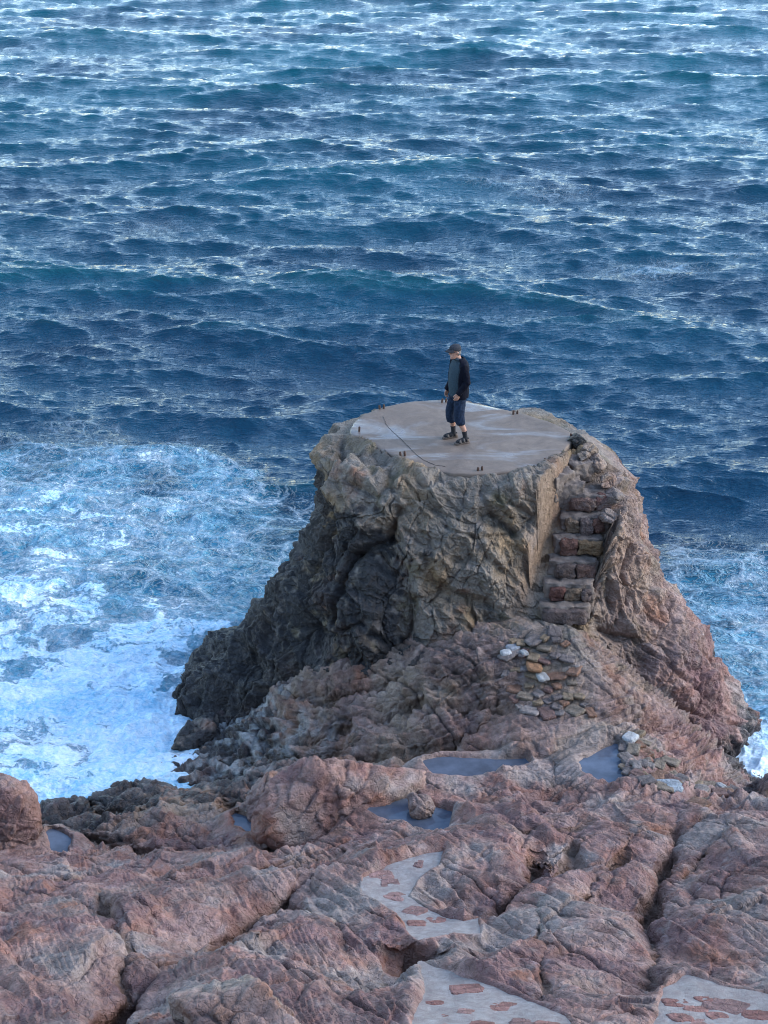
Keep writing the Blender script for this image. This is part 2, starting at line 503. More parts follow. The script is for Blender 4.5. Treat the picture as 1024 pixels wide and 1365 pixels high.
# ------------------------------------------------------------------ the shore
def clean_h(X, Y):
    """shore height with the large carved forms, before rock texture; also masks"""
    Z = base_h(X, Y)
    Pw = np.stack([X.ravel() * .9, Y.ravel() * .9, np.zeros(X.size)], 1)
    wx = (fbm(Pw * 1.6, 3, 61) * .16 + fbm(Pw * 7, 2, 63) * .03).reshape(X.shape)
    wy = (fbm(Pw * 1.6, 3, 62) * .16 + fbm(Pw * 7, 2, 64) * .03).reshape(X.shape)
    Xw, Yw = X + wx, Y + wy
    dZ = np.zeros(X.shape); seam = np.zeros(X.shape)
    for pl, dep, w, sh, sw in CRACKS:
        xs = [p[0] for p in pl]; ys = [p[1] for p in pl]
        m = (X > min(xs) - 1.5) & (X < max(xs) + 1.5) & (Y > min(ys) - 1.5) & (Y < max(ys) + 1.5)
        d, t = seg_dist(Xw[m], Yw[m], pl)
        tap = np.clip(np.minimum(t, 1 - t) * 6, .25, 1)
        dZ[m] -= .72 * dep * tap * np.exp(-(d / w) ** 1.5) + 1.5 * sh * tap * np.exp(-(d / (sw * 1.1)) ** 1.2)
        seam[m] = np.maximum(seam[m], np.exp(-(d / (w * 1.2)) ** 2) * tap)
    mort = np.full(X.shape, 9.0)
    for pl in MORTAR:
        mort = np.minimum(mort, poly_sd(X + wx * .6, Y + wy * .6, pl))
    dZ *= sstep(-.02, .30, mort)
    pool = np.full(X.shape, 9.0); lev = np.zeros(X.shape)
    for (pl, _), z in zip(POOLS, PLEV):
        d = poly_sd(X + wx * .5, Y + wy * .5, pl)
        m = d < pool
        lev = np.where(m, z, lev); pool = np.minimum(pool, d)
    return Z, dZ, seam, mort, pool, lev

ys = seg_lin((-5, 8, 40), (8, 10.6, 60), (10.6, 24.6, 960), (24.6, 30, 40))
us = seg_lin((-1.1, -.34, 60), (-.34, -.205, 130), (-.205, .205, 900), (.205, .34, 130), (.34, 1.101, 61))
UU, YY = np.meshgrid(us, ys)
XX = UU * (YY + 5.5)
nr, nc = XX.shape
Z0, dZ, seam, mort, pool, lev = clean_h(XX, YY)
V = np.stack([XX, YY, Z0 + dZ], -1).reshape(-1, 3)
Nn = grid_normals(V, nr, nc); Nn[Nn[:, 2] < 0] *= -1
P = V.astype(F4)
mortf = mort.ravel(); poolf = pool.ravel(); levf = lev.ravel()
keep = sstep(0.0, .12, mortf) * sstep(-.05, .10, poolf)
# zone masks
Yf, Xf = P[:, 1], P[:, 0]
low = sstep(17.6, 18.8, Yf)                       # beyond the near masses: thin strata, broken blocks
path_zone = np.exp(-((Xf - (2.6 + (Yf - 21) * .1)) / .75) ** 2) * sstep(19.2, 20.2, Yf)
wp = np.stack([fbm(P * .7, 3, 11), fbm(P * .7 + 9, 3, 12), fbm(P * .7 + 21, 3, 13)], 1)
Pw = P + wp * .35
d = np.zeros(len(P), F4)
# broad undulation, angular fracture blocks, bedding edges
d += fbm(P * .7, 3, 5) * .20 * (1 - .4 * low)
d += angular(Pw, .6, 101) * .25 * (1 - .3 * low)
d += angular(Pw + wp * .1, 2.1, 102) * (.036 + .06 * low)
v1, g1, h1 = facets(Pw * np.array([1.0, 1.0, 1.0], F4), 101, .6, .05)
d += v1 * .05 - g1 * .035 * sstep(-.1, .2, fbm(P * .8, 2, 111))
v2, g2, h2 = facets(rot2(Pw + wp * .1, R(24)) * np.array([1.6, 2.8, 2.8], F4), 102, .8, .05)
d += (v2 * .035 - g2 * .022) * (.35 + .65 * low)
wA = sstep(-.4, .9, Xf + .1 * (Yf - 14))
wL = sstep(-1.2, -2.2, Xf) * (1 - low)
n1_ = bedding(P, R(-58), 7.0, 201); n2_ = bedding(P, R(-42), 6.0, 205); n3_ = bedding(P, R(15), 4.0, 209)
m1_ = bedding(P, R(-58), 17.0, 221); m2_ = bedding(P, R(-42), 15.0, 225)
near = n1_ * (1 - wA) + n2_ * wA
near = near * (1 - wL) + (n3_ * .6) * wL
fine = m1_ * (1 - wA) + m2_ * wA
far = bedding(P, R(22), 3.0, 213, 1.0, 1.2)
far2 = bedding(P, R(26), 8.5, 217, 1.1, 1.5)
wB = low
st = near * (1 - wB) + far2 * wB
big_ = bedding(P, R(-50), 1.5, 231, 1.0, .8)
jd = []
for a_, f_, sd_, gt in ((-50, 1.5, 241, .02), (-35, 2.6, 245, .08), (28, 1.1, 249, .06)):
    Qj = rot2(P, R(a_)); q_ = Qj[:, 1] * f_ + .35 * perlin(Qj * np.array([.5, 1.2, .8], F4), sd_) + .05 * perlin(Qj * 4, sd_ + 1)
    fr = np.abs(q_ - np.round(q_)) / f_
    jd.append(np.exp(-(fr / .016) ** 2) * sstep(gt, gt + .1, perlin(Qj * np.array([.35, 1.1, .7], F4), sd_ + 2)))
jn = np.maximum(np.maximum(jd[0], jd[1] * .7), jd[2] * .8)
d -= jn * .055
d += big_ * .12 * (1 - wB) + near * .036 * (1 - wB) + fine * .022 * (1 - wB) + (far * .17 + far2 * .075) * wB * (1 - path_zone * .8)
d += angular(P + wp * .1, 7.5, 104) * (.014 + .016 * low)
d += fbm(P * 8, 3, 51, .6) * .018
d *= (1 - .55 * path_zone)
d *= np.clip(keep, 0.06, 1)
Vd = V + Nn * d[:, None]
# path bed and pool bed sit under their own sheets
Vd[:, 2] -= (1 - sstep(-.06, .05, mortf)) * .10
pl_in = 1 - sstep(-.02, .06, poolf)
Vd[:, 2] = Vd[:, 2] * (1 - pl_in) + (levf - .09) * pl_in
# pull the ground down inside the stack and to the sea bed
ring = (1 - sstep(.10, .45, poolf)) * sstep(.02, .10, poolf)
Vd[:, 2] = np.where(poolf > .02, np.maximum(Vd[:, 2], Vd[:, 2] * (1 - ring) + (levf + .03 + .03 * fbm(P * 5, 2, 66)) * ring), Vd[:, 2])
me = np_mesh('rocky_shore', Vd, grid_faces(nr, nc))
zf = Vd[:, 2]
apron = sstep(19.6, 20.8, Yf + (Xf < 1) * .0 - .25 * Xf)
pinkf = 1 - .45 * apron
pinkf = np.clip(pinkf - .5 * path_zone, 0, 1)
wetz = sstep(1.35, .1, zf + fbm(P * .8, 2, 90) * .5) * sstep(-1.5, -.5, -np.abs(0 * zf))
lowleft = sstep(1.25, .15, zf)
tint, bk = rock_tint(P, pinkf, np.clip(.15 + lowleft * .45 + .22 * apron, 0, 1))
# bedding colour bands; joint crevices also get shade painted into the tint
tint = tint * (1 + .34 * st[:, None]) * (1 - .45 * jn[:, None]) * (1 + .35 * (far * low)[:, None])
tint = lerp(tint, MAUVE * .8, sstep(.1, .5, far * low) * .5)
cellv = (hval(h2, 7) - .5)
tint = tint * (1 + .35 * cellv[:, None])
# brown seams in the cracks (iron stained) 
sm = np.clip(seam.ravel(), 0, 1)
tint = lerp(tint, np.array([.17, .10, .055]), sm * .55)
# barnacle crust by the water at the left
barn = np.exp(-((Xf + 2.2) / 1.8) ** 2) * sstep(20.3, 21.6, Yf) * sstep(1.5, .9, zf) * sstep(-.12, .25, fbm(P * 4.5, 4, 95))
tint = lerp(tint, np.array([.50, .50, .48]), barn * .7)
set_attr(me, 'tint', np.clip(tint, 0.01, .8)); set_attr(me, 'wet', np.clip(lowleft * .9 + bk * .3 + .25 * low, 0, 1))
SHORE = link('rocky_shore', me, ROCK, kind='structure')
SH_Z = Vd[:, 2].reshape(nr, nc)

def shore_z(x, y):
    u = x / (y + 5.5)
    i = int(np.clip(np.searchsorted(ys, y), 1, len(ys) - 1)); j = int(np.clip(np.searchsorted(us, u), 1, len(us) - 1))
    return float(SH_Z[i - 1:i + 1, j - 1:j + 1].mean())

# ------------------------------------------------------------------ the sea stack
CX, CY = 1.3, 24.4
LEV = np.array([4.53, 4.27, 3.6, 2.8, 2.0, 1.0, 0.0, -2.5])
PHI = [0, 30, 60, 90, 120, 150, 180, 210, 240, 270, 300, 330]
RAD = np.array([
    [1.42, 1.62, 1.95, 2.05, 2.10, 2.05, 2.05, 2.10, 2.12, 2.08, 2.00, 1.60],
    [1.62, 1.80, 2.40, 2.46, 2.35, 2.30, 2.35, 2.45, 2.42, 2.38, 2.30, 1.82],
    [1.88, 2.10, 2.80, 2.70, 2.60, 2.60, 2.70, 2.70, 2.55, 2.40, 2.48, 2.12],
    [2.10, 2.42, 3.20, 2.95, 2.85, 2.90, 3.00, 2.90, 2.70, 2.52, 2.66, 2.35],
    [2.40, 2.95, 3.80, 3.28, 3.15, 3.20, 3.30, 3.20, 3.00, 2.98, 2.95, 2.60],
    [2.80, 3.60, 4.60, 3.95, 3.60, 3.60, 3.70, 3.70, 3.70, 3.88, 3.15, 2.80],
    [3.00, 4.00, 5.10, 4.50, 4.20, 4.00, 4.10, 4.20, 4.50, 4.90, 3.60, 3.00],
    [3.40, 4.30, 5.50, 5.30, 5.00, 4.80, 4.80, 5.00, 5.20, 5.70, 4.40, 3.50],
])
def periodic(ph):
    """cubic interpolation of every level row at azimuth ph (degrees)"""
    n = len(PHI); x = (ph % 360) / 30.0
    i = np.floor(x).astype(int); t = x - i
    p0, p1, p2, p3 = (RAD[:, (i + k) % n] for k in (-1, 0, 1, 2))
    return .5 * (2 * p1 + (p2 - p0) * t + (2 * p0 - 5 * p1 + 4 * p2 - p3) * t ** 2 + (3 * p1 - p0 - 3 * p2 + p3) * t ** 3)
ph = np.concatenate([np.linspace(-100, 100, int(1150 * Q_), endpoint=False), np.linspace(100, 260, 170, endpoint=False)])
RR = periodic(ph)                                   # levels x columns
cols = []
M = int(620 * Q_)
prof_r = np.zeros((M, len(ph))); prof_z = np.zeros((M, len(ph)))
for j in range(len(ph)):
    r = np.concatenate([[.02, 1.0], RR[:, j]]); z = np.concatenate([[4.44, 4.48], LEV])
    s_ = np.concatenate([[0], np.cumsum(np.hypot(np.diff(r), np.diff(z)))])
    # dense on the face, sparse under the slab and the sea
    tgt = np.concatenate([np.linspace(0, s_[2], 40, endpoint=False), np.linspace(s_[2], s_[-2], M - 60, endpoint=False), np.linspace(s_[-2], s_[-1], 20)])
    prof_r[:, j] = np.interp(tgt, s_, r); prof_z[:, j] = np.interp(tgt, s_, z)
# soften the polyline profile
ker = np.hanning(41); ker /= ker.sum()
def smooth_rows(A):
    pad = np.concatenate([np.repeat(A[:1], 20, 0), A, np.repeat(A[-1:], 20, 0)])
    return np.apply_along_axis(lambda c: np.convolve(c, ker, 'valid'), 0, pad)
prof_r = smooth_rows(prof_r); prof_z = smooth_rows(prof_z)
a = np.radians(ph)
X = CX + prof_r * np.sin(a)[None]; Y = CY - prof_r * np.cos(a)[None]
V = np.stack([X, Y, prof_z], -1).reshape(-1, 3)
Nn = grid_normals(V, M, len(ph), wrap=True)
cdir = V - np.array([CX, CY, 1.0])
if (Nn * cdir).sum(1).mean() < 0: Nn = -Nn
P = V.astype(F4)

# creases on the stack: a picture polyline is put on the face by its nearest mesh points
def project(V):
    q = V - np.array([0, 0, HC])
    dep = q[:, 1] * CP - q[:, 2] * SP
    up = q[:, 1] * SP + q[:, 2] * CP
    return W / 2 + FPX * q[:, 0] / dep, H / 2 - FPX * up / dep, dep
_px, _py, _dp = project(V)
facing = (Nn * (np.array([0, 0, HC]) - V)).sum(1) > 0
idx_f = np.where(facing)[0][::7]
def on_stack(px, py):
    k = np.argmin((_px[idx_f] - px) ** 2 + (_py[idx_f] - py) ** 2)
    return V[idx_f[k]]
S_CR = [  # picture points, depth, width, shoulder, shoulder width
    ([(520, 640), (530, 680), (515, 720), (470, 740), (455, 790), (440, 830)], .22, .05, .12, .3),
    ([(455, 590), (465, 640), (500, 660), (520, 640)], .14, .05, .10, .25),
    ([(440, 700), (470, 740)], .2, .06, .1, .2),
    ([(415, 670), (440, 700), (405, 770), (395, 830)], .20, .05, .12, .25),
    ([(340, 800), (360, 840), (350, 890)], .16, .05, .12, .25),
    ([(395, 830), (430, 850), (480, 830), (505, 870)], .12, .035, .06, .2),
    ([(300, 820), (330, 870), (300, 930)], .12, .04, .10, .25),
    ([(560, 800), (550, 850), (520, 870)], .12, .04, .06, .2),
    ([(520, 720), (560, 740), (590, 790), (560, 800)], .14, .04, .08, .25),
    ([(640, 650), (655, 690), (690, 715)], .12, .04, .10, .25),
    ([(590, 700), (630, 720), (690, 715), (715, 690)], .10, .035, .08, .25),
    ([(840, 700), (835, 760), (845, 800)], .14, .04, .08, .25),
    ([(868, 700), (875, 760), (900, 830)], .12, .04, .08, .25),
    ([(800, 840), (850, 850), (900, 900), (960, 930)], .10, .04, .06, .25),
    ([(840, 955), (880, 940), (930, 945), (985, 965), (1000, 985)], .22, .05, .10, .2),
    ([(870, 1000), (910, 985), (960, 1000), (1000, 1010)], .16, .05, .08, .2),
    ([(920, 1020), (960, 1000)], .15, .05, .05, .2),
    ([(760, 860), (800, 880), (830, 930), (860, 960)], .12, .04, .08, .2),
    ([(790, 620), (820, 650), (830, 680)], .10, .04, .08, .2),
    ([(480, 600), (500, 640)], .10, .04, .06, .2),
]
crack_d = np.zeros(len(P))
def seg_dist3(Q, poly):
    best = np.full(len(Q), 1e9)
    for i in range(len(poly) - 1):
        a_, b_ = poly[i], poly[i + 1]; ab = b_ - a_
        t = np.clip(((Q - a_) @ ab) / (ab @ ab + 1e-12), 0, 1)
        best = np.minimum(best, np.linalg.norm(Q - a_ - t[:, None] * ab, axis=1))
    return best
wp = np.stack([fbm(P * .9, 3, 31), fbm(P * .9 + 9, 3, 32), fbm(P * .9 + 21, 3, 33)], 1)
wp2 = np.stack([fbm(P * 3.2, 2, 34), fbm(P * 3.2 + 9, 2, 35), fbm(P * 3.2 + 21, 2, 36)], 1)
Pc = P + wp * .16 + wp2 * .06
for pl, dep, w, sh, sw in S_CR:
    pl = [on_stack(*p) for p in pl]
    lo = np.min(pl, 0) - 1.2; hi = np.max(pl, 0) + 1.2
    m = ((P > lo) & (P < hi)).all(1)
    dd = seg_dist3(Pc[m], pl)
    crack_d[m] -= dep * np.exp(-(dd / w) ** 1.5) + sh * np.exp(-(dd / sw) ** 1.5)
d = crack_d.astype(F4)
d += fbm(P * .75, 3, 41) * .36
Pw = P + wp * .3
d += angular(Pw, .75, 331) * .34
d += angular(Pw + wp2 * .03, 1.9, 332, .5) * .17
d += angular(Pw + wp2 * .03, 4.6, 333, .5) * .065
d += angular(P + wp2 * .05, 11.0, 334) * .024
v1, g1, h1 = facets(Pw * .95, 301, .8, .045); d += v1 * .06 - g1 * .03
v2, g2, h2 = facets((Pw + wp2 * .1) * 2.2 * np.array([1, 1, .75], F4), 302, .9, .05); d += v2 * .05 - g2 * .018
v3, g3, h3 = facets((Pw + wp2 * .08) * 5.5, 303, 1.0, .08); d += v3 * .014 - g3 * .012
right = sstep(2.9, 3.8, P[:, 0])
Q = P + wp * .2
stv = fbm(Q * np.array([4.2, 4.2, 1.1], F4), 3, 310, .55, 2.1, ridged=True)
sth = bedding(np.stack([P[:, 1], P[:, 2] + .25 * P[:, 0], P[:, 0]], 1), R(8), 4.5, 311)
st = stv * right + sth * (1 - right)
d += st * .036
d += fbm(P * 10, 3, 42, .6) * .018
rim = sstep(4.0, 4.42, P[:, 2])
d = d * (1 - .30 * rim) + .06 * rim
Vd = V + Nn * d[:, None]
PZ_ = 4.60
rim_px = [(467, 573), (471, 564), (480, 556), (495, 548), (520, 540), (558, 534), (600, 533), (640, 539), (700, 552), (740, 565), (762, 577),
          (764, 586), (748, 603), (722, 620), (690, 627), (650, 631), (610, 631), (575, 626), (545, 617), (515, 603), (488, 588), (471, 579)]
rimw = np.array([at(p[0], p[1], PZ_)[:2] for p in rim_px])
# the flat under the slab
rr = np.hypot(Vd[:, 0] - CX, Vd[:, 1] - CY)
sdr = poly_sd(Vd[:, 0], Vd[:, 1], [tuple(q) for q in rimw])
Vd[:, 2] = np.where((rr < 3) & (sdr < -.015), np.minimum(Vd[:, 2], 4.50), np.minimum(Vd[:, 2], 4.66 - .7 * np.clip(Vd[:, 0] - 3.05, 0, 1)))
Vd[:, 2] = np.where((Vd[:, 1] > 24.6) & (rr > 1.2), np.minimum(Vd[:, 2], 4.60 - .16 * sstep(24.6, 25.3, Vd[:, 1])), Vd[:, 2])
# notch for the stairs
ST_TOP = np.array([3.20, 23.60, 4.10]); NSTEP = 6; RISE, RUN, DRIFT = .252, .262, -.095
SW = .325
tt = (ST_TOP[1] + .25 - Vd[:, 1]) / RUN
cxs = ST_TOP[0] + DRIFT * (ST_TOP[1] - Vd[:, 1]) / RUN
zst = ST_TOP[2] - RISE * np.clip(tt - .9, 0, NSTEP) - .12
wob = fbm(P * 2.5, 3, 88) * .10
offs = Vd[:, 0] - cxs + wob
lft = SW + .04 + .26 * np.clip(tt / NSTEP, 0, 1)
ins = sstep(-lft - .10, -lft, offs) * (1 - sstep(SW + .02, SW + .34, offs)) * (tt > -1.6) * (tt < NSTEP + 3.5)
zst = np.where(tt < 0, ST_TOP[2] - .12 + .17 * np.clip(-tt, 0, 1), zst)
Vd[:, 2] = np.where(ins > 0, Vd[:, 2] * (1 - ins) + np.minimum(Vd[:, 2], zst) * ins, Vd[:, 2])
me = np_mesh('sea_stack', Vd, grid_faces(M, len(ph), wrap=True, flip=False))
x_, y_, z_ = Vd.T
# colour zones: pinker to the right, blacker to the left, black lichen on low faces
pink = np.clip(sstep(2.9, 4.4, x_) * .65 + sstep(2.2, 1.2, z_) * sstep(1.0, 3.5, x_) * .5, 0, 1)
blackz = .33 + .30 * sstep(2.2, .4, z_) + .16 * sstep(.4, -.9, x_) + .25 * sstep(.6, -.6, x_) * sstep(4.4, 3.8, z_) - .18 * sstep(1.0, 3.2, x_)
blackz += .22 * np.exp(-((x_ - .2) / .5) ** 2) * sstep(3.9, 3.2, z_)
blackz += .45 * sstep(.8, .15, z_)
blackz -= .25 * sstep(3.9, 4.3, z_)
tint, bk = rock_tint(Vd.astype(F4), pink, blackz, 33)
# orange weathered cut beside the steps
wallm = np.exp(-((x_ - (cxs - lft - .02)) / .17) ** 2) * (tt > -.5) * (tt < NSTEP + 2)
tint = lerp(tint, np.array([.30, .19, .12]), wallm * .65)
tint = lerp(tint, np.array([.34, .22, .16]), np.exp(-((x_ - (cxs + SW + .45)) / .35) ** 2) * (tt > 2) * (tt < NSTEP + 2) * .6)
tint = tint * (1 + .25 * (hval(h2, 7) - .5)[:, None]) * (1 + .2 * st[:, None])
set_attr(me, 'tint', np.clip(tint, .012, .8)); set_attr(me, 'wet', np.clip(sstep(1.2, .2, z_) + bk * .35, 0, 1))
STACK = link('sea_stack', me, ROCK, label='tall craggy brown and grey rock stack rising from the sea under the concrete platform', cat='rock')

# ------------------------------------------------------------------ concrete platform
def concrete_mat():
    m, nt, b = new_mat('concrete'); L = nt.links
    tex = nt.nodes.new('ShaderNodeTexCoord'); pos = tex.outputs['Object']
    n1 = noise_n(nt, pos, 2.2, 7, .7, .8); n2 = noise_n(nt, pos, 9, 6, .7, .5); n3 = noise_n(nt, pos, 60, 4, .7)
    sc_ = nt.nodes.new('ShaderNodeMapping'); sc_.inputs['Scale'].default_value = (.45, 1.3, 1); sc_.inputs['Rotation'].default_value = (0, 0, .35)
    L.new(pos, sc_.inputs[0])
    wetn = noise_n(nt, sc_.outputs[0], 1.35, 5, .58, .8)
    wet = mrange(nt, wetn, .48, .68, 0, 1, True)
    c = mix_c(nt, mrange(nt, n1, .35, .65), (.105, .074, .053), (.195, .142, .104))
    c = mix_c(nt, mrange(nt, n2, .35, .7, 0, .5), c, (.07, .054, .046))
    c = mix_c(nt, mrange(nt, n3, .3, .7, 0, .35), c, (.11, .09, .08))
    c = mix_c(nt, math_n(nt, 'MULTIPLY', wet, .35), c, (.15, .13, .13))
    L.new(c, b.inputs['Base Color'])
    b.inputs['Specular IOR Level'].default_value = .4
    L.new(mrange(nt, wet, 0, 1, .78, .16), b.inputs['Roughness'])
    h = math_n(nt, 'ADD', math_n(nt, 'MULTIPLY', n2, 1.0), math_n(nt, 'MULTIPLY', n3, .35))
    bp = nt.nodes.new('ShaderNodeBump'); bp.inputs['Distance'].default_value = .006
    L.new(mrange(nt, wet, 0, 1, .9, .22), bp.inputs['Strength'])
    L.new(h, bp.inputs['Height']); L.new(bp.outputs[0], b.inputs['Normal'])
    return m
CONC = concrete_mat()
PZ = 4.60
def slab_mesh(name, pts, ztop, thick, nsub=8, rough=.016, seed=5, inner=22):
    """closed slab: wobbly rim, rounded top edge, subdivided top"""
    pts = np.asarray(pts); n = len(pts)
    dense = []
    for i in range(n):
        p0, p1, p2, p3 = pts[(i - 1) % n], pts[i], pts[(i + 1) % n], pts[(i + 2) % n]
        for k in range(nsub):
            t = k / nsub
            dense.append(.5 * (2 * p1 + (p2 - p0) * t + (2 * p0 - 5 * p1 + 4 * p2 - p3) * t * t + (3 * p1 - p0 - 3 * p2 + p3) * t ** 3))
    D = np.array(dense); c = D.mean(0); m = len(D)
    rows = []
    for f in np.linspace(0.03, .93, inner): rows.append((f, 0, 0))
    e = .02 / max(np.abs(D - c).max(), .1)
    rows += [(1 - e * 1.4, 0, 0), (1 - e * .5, -.006, 0), (1, -.018, 1), (1.0, -thick * .35, 1), (1.003, -thick * .7, 1), (.99, -thick, 1)]
    Vv = []
    for f, dz, _ in rows:
        r_ = c + (D - c) * f
        Vv.append(np.column_stack([r_, np.full(m, ztop + dz)]))
    Vv = np.concatenate(Vv)
    nz = fbm((Vv * 3).astype(F4), 4, seed) ; nx = fbm((Vv * 5 + 30).astype(F4), 4, seed + 4, .65)
    edge = np.repeat([0.15 if r_[0] < .9 else 1 for r_ in rows], m)
    dirv = Vv[:, :2] - c; dirv /= np.linalg.norm(dirv, axis=1, keepdims=True) + 1e-9
    Vv[:, :2] += dirv * (nx * rough * 3 * (edge > .5))[:, None]
    Vv[:, 2] += nz * rough * edge
    Fc = grid_faces(len(rows), m, wrap=True, flip=True)
    me = np_mesh(name, Vv, Fc)
    bm = bmesh.new(); bm.from_mesh(me); bm.verts.ensure_lookup_table()
    bm.faces.new([bm.verts[i] for i in range(m)]); bm.faces.new([bm.verts[len(Vv) - m + i] for i in range(m)][::-1])
    bmesh.ops.recalc_face_normals(bm, faces=bm.faces)
    for f_ in bm.faces: f_.smooth = True
    bm.to_mesh(me); bm.free()
    return me

plat = bpy.data.objects.new('concrete_platform', None); COL.objects.link(plat)
plat.location = (CX, CY, PZ - .16)
tag(plat, 'round weathered concrete platform with wet patches on top of the rock stack', 'platform')
def child_mesh(name, me, mat, parent, **k):
    """mesh given in world coordinates, parented without moving"""
    me.transform(Matrix.Translation(-Vector(parent.matrix_basis.translation)))
    return link(name, me, mat, parent, **k)
child_mesh('slab', slab_mesh('slab', rimw, PZ, .17), CONC, plat)
# crack line across the slab: shallow dark filled joint, a thin strip 4 mm proud
DARK = simple_mat('crack_filling', (.065, .05, .042), .8, .4, 30, .5, .004)
def strip_mesh(name, pts, w, z):
    Vv = []; Fs = []
    for i, p in enumerate(pts):
        q = pts[min(i + 1, len(pts) - 1)] - pts[max(i - 1, 0)]
        n = np.array([-q[1], q[0]]) / (np.hypot(*q[:2]) + 1e-9)
        ww = w * (.15 + rng.random()) * (1.5 if math.sin(i * .45) + math.sin(i * .17 + 2) > -.1 else .12)
        o_ = (rng.random() - .5) * .012
        for s_, zz in ((-1, z - .01), (-.8, z), (.8, z), (1, z - .01)):
            Vv.append((p[0] + n[0] * (ww * s_ + o_), p[1] + n[1] * (ww * s_ + o_), zz))
    k = len(pts)
    for i in range(k - 1):
        for j in range(3):
            Fs.append((i * 4 + j, i * 4 + j + 1, i * 4 + j + 5, i * 4 + j + 4))
    return np_mesh(name, np.array(Vv), np.array(Fs), False)
def dense_line(pts, step=.03):
    out = []
    for a_, b_ in zip(pts[:-1], pts[1:]):
        k = max(2, int(np.hypot(*(b_ - a_)[:2]) / step))
        for i in range(k): out.append(a_ + (b_ - a_) * i / k)
    out.append(pts[-1])
    return out
ck = dense_line([at(*p, PZ)[:2] for p in [(511, 555), (515, 566), (522, 574), (533, 584), (545, 596), (556, 607), (566, 614), (580, 620), (594, 622)]])
child_mesh('crack', strip_mesh('crack', ck, .0038, PZ + .006), DARK, plat)

RUSTM = simple_mat('rusted_iron', (.085, .040, .025), .85, .4, 60, .8, .004, col2=(.03, .02, .016))
def stub_mesh(h, r):
    bm = bmesh.new()
    n = 9; rings = []
    ph_ = rng.random() * 6
    for k, (z, rr_) in enumerate(((-.05, r), (h * .5, r * 1.05), (h * .92, r * .95), (h, r * .6))):
        rings.append([bm.verts.new(((rr_ * (1 + .12 * rng.uniform(-1, 1))) * math.cos(6.283 * i / n + ph_), rr_ * (1 + .12 * rng.uniform(-1, 1)) * math.sin(6.283 * i / n + ph_), z + rng.uniform(-.003, .003))) for i in range(n)])
    for a_, b_ in zip(rings[:-1], rings[1:]):
        for i in range(n): bm.faces.new((a_[i], a_[(i + 1) % n], b_[(i + 1) % n], b_[i]))
    bm.faces.new(rings[-1]); bm.faces.new(rings[0][::-1])
    me = bpy.data.meshes.new('anchor_stub'); bm.to_mesh(me); bm.free()
    return me
for (px, py, two, h_) in ((509, 545, 1, .085), (479, 575, 0, .09), (537, 608, 1, .09), (640, 627, 1, .08), (687, 552, 1, .075), (592, 536, 1, .085), (727, 615, 0, .08), (764, 582, 1, .07)):
    for s_ in ((-1, 1) if two else (0,)):
        p = at(px, py, PZ)
        o = link('anchor_stub', stub_mesh(h_ * .85 * rng.uniform(.8, 1.1), .017), RUSTM, plat)
        o.location = (p[0] + s_ * .034 - CX, p[1] + s_ * .012 - CY, .16)
        o.rotation_euler = (rng.uniform(-.15, .15), rng.uniform(-.15, .15), 0)

# ------------------------------------------------------------------ stair
def blob_box(bm, c, s, rz=0.0, cuts=5, amp=.02, seed=0, round_=.35):
    """rough rectangular stone: subdivided box pulled towards an ellipsoid, with noise"""
    g = cuts + 1
    tmp = bmesh.new(); bmesh.ops.create_cube(tmp, size=2)
    bmesh.ops.subdivide_edges(tmp, edges=tmp.edges[:], cuts=cuts, use_grid_fill=True)
    co = np.array([v.co[:] for v in tmp.verts])
    r_ = np.linalg.norm(co, axis=1, keepdims=True)
    sph = co / r_ * 1.15
    co = co * (1 - round_) + sph * round_
    co = co * np.array(s) / 2
    Pn = (co * 7 + seed * 3.7).astype(F4)
    nrm = co / (np.linalg.norm(co, axis=1, keepdims=True) + 1e-9)
    co += nrm * (fbm(Pn, 3, 400 + seed) * amp * 2)[:, None] + nrm * (fbm(Pn * 3, 2, 410 + seed) * amp * .7)[:, None]
    ca, sa = math.cos(rz), math.sin(rz)
    q = np.column_stack([co[:, 0] * ca - co[:, 1] * sa, co[:, 0] * sa + co[:, 1] * ca, co[:, 2]]) + np.array(c)
    vs = [bm.verts.new(p) for p in q]
    tmp.verts.index_update()
    for f in tmp.faces: 
        nf = bm.faces.new([vs[v.index] for v in f.verts]); nf.smooth = True
    tmp.free()

def stone_mesh(name, c, s, rz, col, cuts=6, amp=.02, seed=0, round_=.35, wet=.1):
    bm = bmesh.new(); blob_box(bm, c, s, rz, cuts, amp, seed, round_)
    me = bpy.data.meshes.new(name); bm.to_mesh(me); bm.free()
    co = np.zeros(len(me.vertices) * 3, F4); me.vertices.foreach_get('co', co); co = co.reshape(-1, 3)
    t = np.array(col)[None] * (1 + .5 * fbm(co * 6 + seed, 3, 420))[:, None]
    set_attr(me, 'tint', np.clip(t, .01, .85)); set_attr(me, 'wet', np.full(len(co), wet, F4))
    return me

